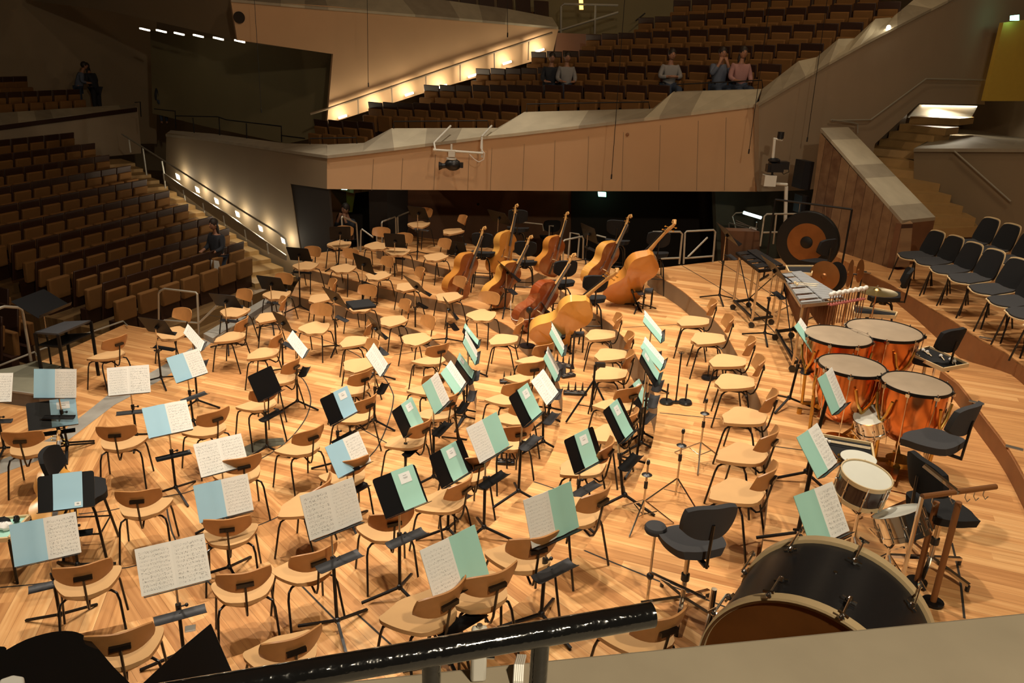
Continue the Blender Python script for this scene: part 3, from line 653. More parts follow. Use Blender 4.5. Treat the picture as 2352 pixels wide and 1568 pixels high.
def place_level(px, hgt):
    for nm in ['E', 'F', 'D', 'C', 'CL', 'B', 'A', '0']:
        p = at(px[0], px[1], LV[nm] + hgt)
        if abs(lev_of(p.to_2d()) - LV[nm]) < 1e-3: return LV[nm]
    return lev_of(at(px[0], px[1], .5).to_2d())
CCX = V2(-5.134, 9.263)
CH = [  # seat centre px, backrest centre px, optional level
((77,1032),(46,1012.6)),((283,1018.5),(263.6,999)),((247,818),(271.7,789)),((398.5,767),(426.4,722.7)),((541.5,717.6),(554.5,681.8)),((528,777),(561,745)),
((603,814.6),(636,780.6)),((618,731),(653,697)),((638,678),(659.6,640)),((704,612),(717.7,579.4)),((737,687),(763.8,655)),((724.5,755),(741,712.6)),((829,706),(845,669)),
((790.6,618),(811.5,583.6)),((869.6,635),(895,602)),((781.7,562.7),(799,529)),((866.6,566),(890,529)),((915.8,579.4),(933.6,547)),((963.4,517),(984,487.7)),((1041,533),(1062.6,506)),
((1002,592),(1031,560)),((938,660.4),(972.4,628)),((1032,684),(1057,650)),((903.8,739),(931,703.6)),((1108,726),(1125.8,685.8)),((957.5,781),(985.8,742)),((813,787),(842.8,752.8)),
((1155.6,782.6),(1191,750)),((987,830),(1015.6,808)),((825,840.7),(868,797)),((805.5,897),(831,868)),((811,959),(844,929)),((933.6,1015.8),(976,986)),((687,1030.6),(714.7,1002)),
((473.6,988.7),(491.5,957.5)),((592.6,932),(623,911)),((641,873),(662.5,838.5)),((548,1092),(563,1076)),((333.6,1166),(315.8,1146.6)),((530,1229),(521.8,1215)),((561,1352),(561,1328)),
((203,1338),(191,1315)),((288,1489),(276,1467)),((700,1309),(726.9,1285)),((652,1503),(683,1499)),((695,1165),(737,1122)),((790.6,1096),(815,1079)),((886,1218),(903.8,1197.5)),((1014,1155.8),(1063,1121.5)),
((1068,1090),(1091.5,1060)),((1000,952),(1026,923.4)),((980,897),(1006,872)),((1162,919),(1192,894)),((1180,963),(1208,936)),((1166,1018.7),(1196,997)),((1203,871),(1224,846)),((1226,830),(1252,803)),
((1378.5,772),(1415,738)),((1402,818),(1452,783)),((1399.4,861.5),(1444,826)),((1591.5,740.9),(1632.6,706.6)),((1625.8,781),(1673.4,743.8)),((1670.5,833),(1719,796)),((1686.8,880.9),(1740.5,840.7)),
((1708,960.7),(1771.7,923)),((1701.9,1047.5),(1770,1011.8)),((1690,1134.4),(1764.9,1097)),((1412,933),(1448,905)),((1398,1000),(1450,965)),((1336,1075),(1393,1036)),((1196,1279),(1243,1270)),
((1313,1182),(1349,1135)),((966,1410),(1038,1390)),((1088,1362),(1125,1327)),((1462,1458),(1518,1431)),((1003,1163),(1060,1122),'skip')]
proto = None; CHAIRS = []
for row in CH:
    if len(row) > 2: continue
    s, b = row[0], row[1]
    L = place_level(s, .44); sp = at(s[0], s[1], L + .45); bp = at(b[0], b[1], L + .68)
    d = (sp - bp).to_2d()
    ang = math.atan2(d.y, d.x); yaw = ang - PI / 2
    fwd = V2(math.cos(ang), math.sin(ang)); cen = sp.to_2d() - fwd * .01
    L2 = lev_of(cen)
    CHAIRS.append((cen, L, yaw, s))
# label by curved ring around the rostrum and order within it
def ring_of(p):
    r = (p - CCX).length
    return r
RN = ['innermost', 'second', 'third', 'fourth', 'fifth', 'outermost']
def ringidx(r): return 0 if r < 2.0 else 1 if r < 3.25 else 2 if r < 4.45 else 3 if r < 5.75 else 4 if r < 6.95 else 5
groups = {}
for i, c in enumerate(CHAIRS): groups.setdefault(ringidx(ring_of(c[0])), []).append(i)
def ordn(i):
    return ORD[i] if i < len(ORD) else '%dth' % i
clab = {}
for g, ids in groups.items():
    ids.sort(key=lambda i: -math.atan2(CHAIRS[i][0].y - CCX.y, CHAIRS[i][0].x - CCX.x))
    for k, i in enumerate(ids):
        a = k + 1; bq = len(ids) - k
        w_ = '%s from the upper left end' % ordn(a) if a <= bq else '%s from the near end' % ordn(bq)
        clab[i] = 'tan padded orchestra chair in the %s curved row, %s' % (RN[g], w_)
for i, (cen, L, yaw, s) in enumerate(CHAIRS):
    if proto is None:
        proto = make_chair(clab[i]); proto.location = (cen.x, cen.y, L); proto.rotation_euler = (0, 0, yaw); proto['group'] = 'tan orchestra chairs'
    else: dup(proto, (cen.x, cen.y, L), yaw, clab[i], 'tan orchestra chairs')
# ---------------------------------------------------------------- music stands and the scores on them
def make_stand(label, c, u, n, tilt, lev, wd=.46, ht=.31, shelf=True, shade='tray', manh=False, hub=None, leanp=True, cat='music stand', ang0=0.):
    """c: middle of the desk's lower edge; u: unit vector along it; n: unit vector away from the reader"""
    uv = Vector((u.x, u.y, 0)); nv = Vector((n.x, n.y, 0)); wv = (nv * math.cos(tilt) + Vector((0, 0, 1)) * math.sin(tilt)); out = uv.cross(wv).normalized()
    if out.dot(nv) > 0: out = -out          # towards the reader
    ctr = c + wv * ht * .45 - out * .05
    base = Vector((ctr.x, ctr.y, lev)) if hub is None else Vector((hub.x, hub.y, lev))
    t = thing('music_stand', label, cat, base, 0, 'music stands')
    def D(a, b, o): return c + uv * a + wv * b + out * o
    r = .02; hw = wd / 2
    m = MB(); pts = [(-hw, 0), (hw, 0), (hw, ht - r), (hw - r * .3, ht - r * .3), (hw - r, ht), (-hw + r, ht), (-hw + r * .3, ht - r * .3), (-hw, ht - r)]
    f = [D(a, b, 0) for a, b in pts]; k = [D(a, b, -.004) for a, b in pts]; nn = len(pts)
    m.add(f + k, [tuple(range(nn)), tuple(reversed(range(nn, 2 * nn)))] + [(i, nn + i, nn + (i + 1) % nn, (i + 1) % nn) for i in range(nn)])
    m.build('desk', 'black_metal', t, world=True)
    m = MB(); g = [D(-hw, -.002, -.002), D(hw, -.002, -.002), D(hw, -.002, .055), D(-hw, -.002, .055)]; k = [p - wv * .004 for p in g]
    m.add(g + k, [(0, 1, 2, 3), (7, 6, 5, 4), (0, 4, 5, 1), (1, 5, 6, 2), (2, 6, 7, 3), (3, 7, 4, 0)]); m.build('lip', 'black_metal', t, world=True)
    hd = D(0, ht * .42, -.004)
    MB().tube([hd, hd - out * .035], .028, 12).build('tilt_joint', 'black_plastic', t, world=True)
    top = hd - out * .035; zm = lev + max(.3, (top.z - lev) * .62)
    x, y = base.x, base.y
    def P(z): s = (z - lev) / (top.z - lev); return Vector((x + (top.x - x) * s, y + (top.y - y) * s, z))
    if manh:
        MB().tube([P(lev + .1), P(top.z)], .016, 10).build('pole', 'black_metal', t, world=True)
    else:
        MB().tube([P(zm - .05), top], .0085, 8).build('upper_pole', 'pole', t, world=True)
        MB().tube([P(lev + .08), P(zm)], .0135, 8).build('lower_pole', 'black_metal', t, world=True)
        m = MB().tube([P(zm - .035), P(zm + .015)], .02, 10); m.tube([P(zm - .01), P(zm - .01) + uv * .05], .006, 6); m.sphere(P(zm - .01) + uv * .055, .014, 8); m.build('clamp_knob', 'black_plastic', t, world=True)
    m = MB().sphere((x, y, lev + .1), .026, 10); m.build('tripod_hub', 'black_plastic', t, world=True)
    for j in range(3):
        a = ang0 + math.atan2(n.y, n.x) + PI / 3 + j * 2 * PI / 3
        e = Vector((x + .3 * math.cos(a), y + .3 * math.sin(a), lev + .012))
        MB().bar((x, y, lev + (.1 if not manh else .09)), e, .02, .016).build('leg', 'black_metal', t, world=True)
    if shelf:
        zs = max(lev + .28, c.z - .24); ps = P(zs); so = -nv * .07
        def S(a, b, h): return ps - nv * .03 + so + uv * a + nv * b + Vector((0, 0, h))
        m = MB(); prof = [(-.055, .018), (-.03, .004), (0, 0), (.03, .004), (.05, .018)]
        fr = [S(-.17, b, h) for b, h in prof] + [S(.17, b, h) for b, h in prof]; lo = [p - Vector((0, 0, .005)) for p in fr]
        fs = [(i, i + 1, 5 + i + 1, 5 + i) for i in range(4)] + [(10 + i + 5, 10 + i + 6, 10 + i + 1, 10 + i) for i in range(4)] + [(0, 10, 11, 1), (0, 5, 15, 10), (4, 14, 19, 9)]
        m.add(fr + lo, fs); s_ = m.build('accessory_tray', shade, t, world=True)
        MB().bar(ps, ps + so, .014, .014).build('tray_clamp', 'black_plastic', t, world=True)
    return t, D
def make_score(D, panels, label, group='scores on the stands', ht=.31, wide=None):
    """panels: list of (kind, x0, x1) along the desk"""
    base = D((panels[0][1] + panels[-1][2]) / 2, 0, .02)
    t = thing('music_score', label, 'sheet music', base, 0, group)
    for kind, x0, x1 in panels:
        hh = ht * (1.03 if len(panels) > 1 else 1.0); o0 = .006 if len(panels) > 1 else .008
        spine = panels[0][2] if len(panels) > 1 else None
        def fn(u, v, o=0):
            x = x0 + (x1 - x0) * u; b = .004 + hh * v; bul = .0
            if spine is not None: d = abs(x - spine); bul = .012 * math.exp(-((d - .05) / .05) ** 2)
            if v < .18 and spine is None: bul += .006 * (1 - v / .18)
            return D(x, b, o0 + bul + o)
        m = MB().grid(lambda u, v: fn(u, v, .002), 8, 6, lambda u, v: fn(u, v, -.002))
        name = {'W': 'page', 'w': 'page', 'B': 'cover', 'G': 'cover', 'P': 'page'}[kind[0]]
        mm = {'W': 'paper', 'w': 'paper2', 'B': 'blue', 'G': 'green', 'P': 'white'}[kind[0]]
        me = bpy.data.meshes.new(name); me.from_pydata(m.v, [], m.f); me.materials.append(M[mm]); ul = me.uv_layers.new(name='uv'); W = 9
        for lp in me.loops:
            i = lp.vertex_index % (9 * 7); ul.data[lp.index].uv = ((i % W) / 8, (i // W) / 6)
        me.shade_smooth(); me.set_sharp_from_angle(angle=.6)
        o = bpy.data.objects.new(name, me); COL.objects.link(o); o.parent = t; o.matrix_parent_inverse = Matrix.Translation(-Vector(t.location))
        if len(kind) > 1:
            lx0, lx1, ly0, ly1 = (.25, .75, .62, .88) if kind[1] == 'L' else (.72, .94, .05, .16)
            q = [fn(a, b, .0035) for a, b in ((lx0, ly0), (lx1, ly0), (lx1, ly1), (lx0, ly1))]
            lo = MB().add(q, [(0, 1, 2, 3)]).build('title_label', 'label', o); lo.matrix_parent_inverse = o.matrix_parent_inverse.copy() if False else Matrix.Identity(4)
            lo.location = (0, 0, 0)
            m3 = MB()
            for r_, (a0, a1) in ((.72, (.34, .6)), (.52, (.3, .66)), (.44, (.36, .62))):
                yy = ly0 + (ly1 - ly0) * r_; xx0 = lx0 + (lx1 - lx0) * a0; xx1 = lx0 + (lx1 - lx0) * (a1 + .06); e = .006
                k = len(m3.v); m3.add([fn(a, b, .0045) for a, b in ((xx0, yy), (xx1, yy), (xx1, yy + e), (xx0, yy + e))], [(0, 1, 2, 3)])
            io = m3.build('printed_lines', 'ink', o)
    return t
ST = [  # bl, br, tl, hub, kind, note
((326.9,1371),(487.2,1330),(312,1261),None,'WW','large open'),((35.2,1303),(188.7,1268.7),(22.4,1204.5),None,'BW',''),((87.9,1178),(219,1161.5),(85,1097.5),(177.6,1295.5),'kBk',''),
((66,989.6),(181,973.8),(61,925),(155,1022),'kB',''),((78,914),(176,914),(79,851.6),None,'BW',''),((249.6,909.8),(347,900.9),(244.9,848.7),None,'WW',''),((405,880.6),(478,856),(382.8,825),(443.9,965),'BW',''),
((342.6,1008),(445.3,985.8),(327.7,941),(403.6,1118.3),'BW',''),((463,1097.5),(572.5,1069),(445.3,1024.5),None,'WW',''),((459.6,1202),(583.9,1171),(444.7,1116),None,'BW',''),((594.3,923),(648,895),(571.3,872.6),(613,1024.5),'k',''),
((759.4,977.6),(819.8,944.9),(735.5,919),None,'kB',''),((777,1099),(852.6,1059),(747.5,1029),None,'BW',''),((713,1242),(833.8,1194.5),(688.8,1146.8),(774.6,1424),'Ww',''),((887.5,1191.5),(984.3,1151.3),(860.7,1114),(918,1347.8),'kG2',''),
((1015.5,1121.5),(1088.5,1076.8),(986.7,1048.5),None,'kGk',''),((1102,1064.9),(1170.5,1023.2),(1073,991.9),(1111.8,1209.4),'wG',''),((1000,1385),(1123.9,1317.9),(966.6,1267),(1034.3,1519.4),'wG',''),((1222.4,1259.7),(1329.9,1210.4),(1203,1153.7),(1243.3,1409),'wG',''),
((927.7,1005.3),(972.4,969.6),(900.9,945.7),None,'kG',''),((997.7,951.7),(1031.9,918.9),(971.8,896.6),(996.2,1093.2),'GW',''),((1047.3,909.9),(1069.4,877.5),(1011.5,858.8),(1053.7,1006.8),'GW',''),((1078,884.3),(1087.3,853.7),(1045.6,840),(1068.3,956),'kG',''),
((1090.7,838.4),(1095.8,807.7),(1063.5,789),None,'GW',''),((1094,799),(1097.5,785),(1061,757),None,'kG',''),((1201.7,981.5),(1243.4,945.7),(1172.5,923.4),(1191,1126),'kG',''),((1255.3,931.7),(1282,901),(1219,874.3),(1248,1012.8),'WW',''),
((1274.6,877.5),(1284,847.7),(1245.7,821),(1261.4,956.6),'GW',''),((1290,819.6),(1295,792.4),(1264.4,775),None,'GW',''),((1290,778.8),(1293.4,765),(1261,729),None,'GW',''),
((1320.4,1088.3),(1386,1052.6),(1296,1010.9),None,'kGk',''),((1423.2,1018.3),(1457.5,985.5),(1389,948.3),(1435,1136),'kGk',''),((1467.9,951.3),(1494.7,926),(1438,885.7),(1476.8,993),'kG',''),((1503.6,888),(1512.6,857),(1472.4,836),None,'kG',''),
((1517,849.6),(1524.5,828),(1484,812),None,'GW',''),((1517,788.5),(1519,760),(1481,745),None,'GW',''),((1868.3,805.8),(1875,794),(1832.6,754.8),(1812.6,913),'GW',''),((1916.4,947.5),(1935,930),(1887,874),(1851.7,1081.6),'GW','m'),
((1888.8,1089.5),(1910,1072),(1845.9,1010),(1833,1219.6),'GW','m'),((1862,1258.7),(1950.5,1219.6),(1826,1161.6),None,'GW','m'),
((459.8,808.5),(468,787),(424,768.7),None,'W',''),((693,825),(705,802.7),(660,784),(683,920),'W',''),((872.6,866),(890.4,836),(843.7,824),(859,963.6),'WW','')]
KT = [  # image corners TL TR BR BL of desks seen from behind, hub
((654.5,566),(706,570),(717,600),(667,596),(688.8,702)),((747,517),(794.6,520),(806,549),(758,549),(775.7,607)),((875,533),(925,536),(933,569),(885,566),(906.8,670.9)),((934,472.8),(975,477),(986.4,505),(946,499),(959,577.6)),
((810,585),(847,589),(860.6,630.6),(820.4,616),None),((1019,540.7),(1060,551),(1071,589),(1029,583),None),((1121,481.7),(1163,492),(1173.4,517.5),(1131.7,507),None),((934,635),(960.4,648.5),(987,681),(948.5,660),(953.9,764.7)),
((592,633.6),(645,638.7),(658,669.4),(601.7,662.6),None),((743.6,665.7),(778,675.4),(800,708.6),(761,690.7),(772,792.9)),((474,669),(531,675),(557,707.4),(497,700.6),None),((316,722),(374.7,733),(402,769.7),(340.6,760),(369.6,865.7)),
((631.9,717.6),(658.8,733),(674,765.6),(645,752),None),((843,717),(855,727),(883,778),(866,764),None),((1014,671),(1020,676),(1045,732),(1037,722),None),((1151,606.8),(1168,619),(1191,648),(1167,628),None),
((1329,509.7),(1366,523),(1375,561),(1340,545),None),((1650,514),(1681,536),(1702.5,569),(1664,541),(1652.8,677)),((1754.8,591.6),(1778,604),(1811,651),(1775,625),(1756.7,764)),((1440,661),(1449,668),(1467,712),(1457,702),None),((1459,690),(1467,700),(1484,735),(1475,722),None),((1233,686),(1240,690),(1262,729),(1253,722),None)]
def solve_stand(bl, br, tl, hub, wd, kindm, zo=None):
    c = ((bl[0] + br[0]) / 2, (bl[1] + br[1]) / 2); best = None
    if hub is not None:
        for nm in ['E', 'F', 'D', 'C', 'CL', 'B', 'A', '0']:
            hp = at(hub[0], hub[1], LV[nm] + .1)
            if abs(lev_of(hp.to_2d()) - LV[nm]) < 1e-3: break
        z = vt(c[0], c[1], hp.to_2d()); lev = LV[nm]
        W = (at(*bl, z) - at(*br, z)).length
    else:
        a, b = ray(*bl), ray(*br); k = (a / a.z - b / b.z).length; z = H - wd / k
        p = at(c[0], c[1], z); lev = lev_of(p.to_2d()); W = wd; hp = None
        z2 = min(max(z, lev + .66), lev + .82) if zo is None else lev + zo
        if abs(z2 - z) > 1e-3: z = z2; p = at(c[0], c[1], z); lev = lev_of(p.to_2d()); W = (at(*bl, z) - at(*br, z)).length
    A, B_ = at(*bl, z), at(*br, z); u = (B_ - A).to_2d().normalized(); n = V2(-u.y, u.x)
    best = (1e9, .99)
    for j in range(30):
        ti = math.radians(32 + j * 1.8); q = A + (Vector((n.x, n.y, 0)) * math.cos(ti) + Vector((0, 0, 1)) * math.sin(ti)) * .31
        d = q - Vector((0, 0, H)); zz = d.dot(FWD); sx = 1176 + F * d.dot(RX) / zz; sy = 784 - F * d.dot(UP) / zz
        e = (sx - tl[0]) ** 2 + (sy - tl[1]) ** 2
        if e < best[0]: best = (e, ti)
    return at(c[0], c[1], z), u, n, best[1], lev, min(max(W, .36), .56), (hp.to_2d() if hp is not None else None)
allst = []
for (bl, br, tl, hub, kd, note) in ST:
    wd = .47 if 'k' in kd else (.45 if len(kd) > 1 else .23)
    allst.append((solve_stand(bl, br, tl, hub, wd, kd, float(note[1:]) if note.startswith('z') else None), kd, note, bl))
for (TL, TR, BRr, BL, hub) in KT:
    allst.append((solve_stand(BRr, BL, TR, hub, .46, 'k'), 'back', '', BRr))
gs = {}
for i, s in enumerate(allst): gs.setdefault(ringidx((s[0][0].to_2d() - CCX).length), []).append(i)
CT = {'WW': 'open white music pages', 'BW': 'a score open between pale blue cover and white page', 'kBk': 'a closed pale blue folder in the middle of its black desk', 'kB': 'a closed pale blue folder on the right of its black desk', 'k': 'an empty black desk facing the camera',
      'Ww': 'two white pages, the right one half empty', 'kG2': 'a closed mint folder beside bare black desk', 'kGk': 'a closed mint folder between two black desk ends', 'wG': 'a white page left and mint cover right', 'kG': 'a closed mint folder on the right of its black desk',
      'GW': 'mint cover left and white page right', 'W': 'one white page', 'back': 'its bare black desk turned away from the camera'}
slabl = {}
for g, ids in gs.items():
    ids.sort(key=lambda i: -math.atan2(allst[i][0][0].y - CCX.y, allst[i][0][0].x - CCX.x))
    for k, i in enumerate(ids):
        a = k + 1; bq = len(ids) - k
        w_ = '%s from the upper left' % ordn(a) if a <= bq else '%s from the near end' % ordn(bq)
        slabl[i] = (RN[g], w_)
random.seed(11)
for i, ((c, u, n, ti, lev, W, hp), kd, note, bl) in enumerate(allst):
    rg, w_ = slabl[i]
    if kd in ('back', 'k'): txt = 'black stand with %s, %s stand row, %s' % ('desk turned away' if kd == 'back' else 'empty desk facing camera', rg, w_)
    else: txt = 'stand holding %s, %s row, %s' % ({'B': 'blue score', 'G': 'mint score', 'W': 'white music', 'k': 'closed folder'}[kd[0] if kd[0] in 'BGWk' else 'G'], rg, w_)
    wd = .46 if 'k' in kd or kd in ('back',) else W - .025
    if kd == 'W': wd = .3
    if 'k' in kd: wd = W
    t, D = make_stand(txt, c, u, n, ti, lev, wd=wd, manh=(note == 'm'), hub=hp if hp is not None and (hp - c.to_2d()).length < .3 else None, shelf=(note != 'm'), shade=random.choice(['tray', 'tray', 'black_metal']), ang0=random.uniform(-.5, .5))
    h = W / 2
    pn = {'WW': [('W', -h, 0), ('W', 0, h)], 'Ww': [('W', -h, 0), ('w', 0, h)], 'BW': [('B', -h, 0), ('W', 0, h)], 'GW': [('G', -h, 0), ('W', 0, h)], 'wG': [('w', -h, 0), ('G', 0, h)], 'kBk': [('Bs', -.23 * W, .29 * W)],
          'kB': [('BL', -.03 * W, h)], 'kG': [('GL', -.07 * W, h - .01)], 'kG2': [('GL', -.08 * W, .44 * W)], 'kGk': [('GL', -.17 * W, .3 * W)], 'W': [('W', -h, h)]}.get(kd)
    if pn:
        hand = {'W': 'white', 'B': 'pale blue', 'G': 'mint green', 'w': 'white and mint'}[pn[0][0][0]]
        st_ = 'closed' if len(pn) == 1 and kd != 'W' else 'open'
        make_score(D, pn, '%s %s score on the stand %s, %s row' % (st_, hand, w_, rg))
# ================================================================ AUDITORIUM SEATS
def make_seat(label, cat='theatre seat'):
    t = thing('theatre_seat', label, cat)
    R = Matrix.Rotation(math.radians(-10), 3, 'X')
    MB().box((0, -.2, .64), (.51, .035, .7), R).build('back_shell', 'theatre_dark', t, bevel=.012)
    MB().box((0, -.155, .66), (.44, .07, .34), R).build('back_cushion', 'theatre', t, bevel=.02)
    MB().box((0, .03, .47), (.45, .1, .4), Matrix.Rotation(math.radians(-4), 3, 'X')).build('seat_cushion', 'theatre', t, bevel=.025)
    MB().box((0, -.06, .15), (.5, .12, .3)).build('pedestal', 'theatre_dark', t)
    return t
sproto = None
def put_seat(p, fz, yaw, label, group):
    global sproto
    if sproto is None: sproto = make_seat(label); sproto.location = (p.x, p.y, fz); sproto.rotation_euler = (0, 0, yaw); sproto['group'] = group
    else: dup(sproto, (p.x, p.y, fz), yaw, label, group)
for i, (x, y, z, da, k) in enumerate(ROW_A):
    a = math.radians(73.46 + da); u = V2(math.cos(a), math.sin(a)); nrm = V2(math.sin(a), -math.cos(a)); yaw = a - PI
    yaw = math.atan2(nrm.y, nrm.x) - PI / 2
    ext = 3 if i < 6 else 0
    for j in range(-ext, k):
        p = V2(x, y) + u * SP * j + nrm * .14
        put_seat(p, z - .70, yaw, 'brown stalls seat, %s row from the platform, %s from the stairs' % (ORD[10 - i], ORD[k - j]), 'stalls seats')
for j, (px, py) in enumerate([(44,733),(8,755),(22,690)]):
    p = at(px, py, .1); put_seat(p.to_2d(), -.6, math.radians(-25), ['brown folding seat beside the grey handrail at the left edge', 'brown folding seat cut by the left edge below the handrail', 'brown folding seat above the handrail at the left edge'][j], 'stalls seats')
ROW_B = [(-4.829,19.969,2.509,.2,4),(-3.698,21.053,2.9,.8,9),(-2.389,22.014,3.33,3.7,13),(-1.101,22.976,3.772,-1.6,16),(.395,23.585,4.26,-.6,15),(1.898,23.89,4.774,-1.9,14),(3.313,23.891,5.264,-4.7,13),(4.26,23.945,5.743,4.1,10)]
PEOPLE_AT = {(3, 3), (3, 4)}
mbb = MB()
for i, (x, y, z, da, k) in enumerate(ROW_B):
    a = math.radians(-38.17 + da); sl = math.tan(math.radians(3.07)); u = V2(math.cos(a), math.sin(a)); nrm = V2(math.sin(a), -math.cos(a)); yaw = math.atan2(nrm.y, nrm.x) - PI / 2
    P = V2(x, y); L = SP * (k - 1)
    q = [P - u * .3 + nrm * .5, P + u * (L + .1) + nrm * .5, P + u * (L + .1) - nrm * .9, P - u * .3 - nrm * .9]
    fz0 = z - .70; mbb.prism(q, [fz0 - .5] * 4, [fz0 - .3 * sl, fz0 + (L + .3) * sl, fz0 + (L + .3) * sl, fz0 - .3 * sl])
    for j in range(k):
        p = P + u * SP * j + nrm * .14
        put_seat(p, fz0 + sl * SP * j, yaw, 'brown seat above the parapet, %s row up, %s from its left end' % (ORD[i + 1], ORD[j + 1]), 'seats above the parapet')
struct(mbb.build('floor', 'floor_dark', smooth=0))
q0, q1 = on(940, 20, G1, G2, -.6), on(1290, 30, G1, G2, -.6); nq = (V2(*G2) - V2(*G1)).normalized(); nq = V2(-nq.y, nq.x)
zf_ = on(985, 14, G1, G2, -1.2).z - .62; struct(MB().prism([q0.to_2d(), q1.to_2d(), q1.to_2d() + nq * 2.2, q0.to_2d() + nq * 2.2], zf_ - .3, zf_).build('floor', 'floor_dark', smooth=0))
# far-left upper block: three short rows behind the stone coping
for i, (l, r, k, z) in enumerate([((8,243),(180,233),6,2.75),((10,206),(58,204),3,3.0)]):
    base = on(l[0], l[1], K1, K2, -1.0 - i * .9); b2 = on(r[0], r[1], K1, K2, -1.0 - i * .9)
    for j in range(k):
        p = base.lerp(b2, j / (k - 1)); nrm = V2(.95, -.3)
        put_seat(p.to_2d(), p.z - .62, math.atan2(nrm.y, nrm.x) - PI / 2, 'dark folding seat behind the far left stone coping, %s row, %s from the left' % (ORD[i + 1], ORD[j + 1]), 'far left block seats')
for j, px in enumerate(range(985, 1275, 42)):
    p = on(px, 14 + (px - 985) * .0, G1, G2, -1.2); p.z = zf_ + .62; put_seat(p.to_2d(), p.z - .62, math.radians(-150 + 180), 'dark folding seat above the large plain balcony front, %s from the left' % ORD[j + 1], 'top balcony seats')
for j, (px, py) in enumerate([(2292, 282), (2335, 288)]):
    p = at(px, py, z8 + .1); put_seat(p.to_2d(), p.z - .55, math.radians(160), ['brown seat behind the stone ledge at the right edge', 'brown seat cut by the right edge above the stone ledge'][j], 'right block seats')
# ================================================================ UPHOLSTERED BLACK CHAIRS ON THE RIGHT
def choir_chair(label):
    t = thing('choir_chair', label, 'chair')
    tab = [(0, .17), (.15, .2), (.5, .225), (.8, .23), (.92, .215), (1, .16)]
    MB().grid(seat_fn(-.006, 0, tab, .45, -.2), 14, 14, seat_fn(-.018, .004, tab, .45, -.2)).build('seat_shell', 'lightwood', t)
    MB().grid(seat_fn(.014, .014, tab, .43, -.19), 14, 14, seat_fn(-.004, .016, tab, .43, -.19)).build('seat_pad', 'grey_fab', t)
    def bk(off, w, h):
        def f(u, v):
            U = 2 * u - 1; V = 2 * v - 1; ww = w * (1 - .1 * V) * (1 - .12 * abs(V) ** 5); hh = h / 2 * (1 - .1 * abs(U) ** 4)
            return (U * ww, -.225 - .05 * (V + 1) + .03 * U * U + off, .66 + V * hh)
        return f
    MB().grid(bk(0, .2, .4), 12, 12, bk(-.012, .2, .4)).build('back_shell', 'lightwood', t)
    MB().grid(bk(.022, .185, .36), 12, 12, bk(.002, .187, .365)).build('back_pad', 'black_fab', t)
    for sx in (-1, 1):
        MB().tube([(sx * .12, .1, .43), (sx * .19, .17, .40), (sx * .225, .24, .005)], .011).build('leg', 'frame', t)
        MB().tube([(sx * .12, -.08, .43), (sx * .19, -.13, .40), (sx * .225, -.22, .005)], .011).build('leg', 'frame', t)
    MB().box((0, .01, .42), (.26, .24, .012)).build('under_frame', 'frame', t)
    return t
cproto = None
cc = [((2105,588),(2133,560)),((2145,602),(2173,577)),((2184,621),(2216,590)),((2229,641),(2265,609)),((2280,666),(2318,640)),((2326,694),(2352,662)),((2372,722),(2402,690)),((2420,756),(2450,722))]
cb = [((2227,560),(2257,536)),((2272,576),(2305,554)),((2318,598),(2352,575))]
k_ = 0
for rowi, lst in enumerate((cc, cb)):
    for (s, b) in lst:
        z = 1.45 if rowi or s[0] > 2200 else 1.45
        L = ez(s[0] - 60) if rowi == 0 else 1.55
        sp = at(*s, L + .45); bp = at(*b, L + .66); d = V2(-.98, -.2)
        yaw = math.atan2(d.y, d.x) - PI / 2; k_ += 1
        lab = 'charcoal plywood edged chair, %s right row, %s from boarded wall' % (['front', 'rear'][rowi], ORD[(k_ if rowi == 0 else k_ - len(cc))])
        if cproto is None: cproto = choir_chair(lab); cproto.location = (sp.x, sp.y, L); cproto.rotation_euler = (0, 0, yaw); cproto['group'] = 'plywood chairs along the right wall'
        else: dup(cproto, (sp.x, sp.y, L), yaw, lab, 'plywood chairs along the right wall')
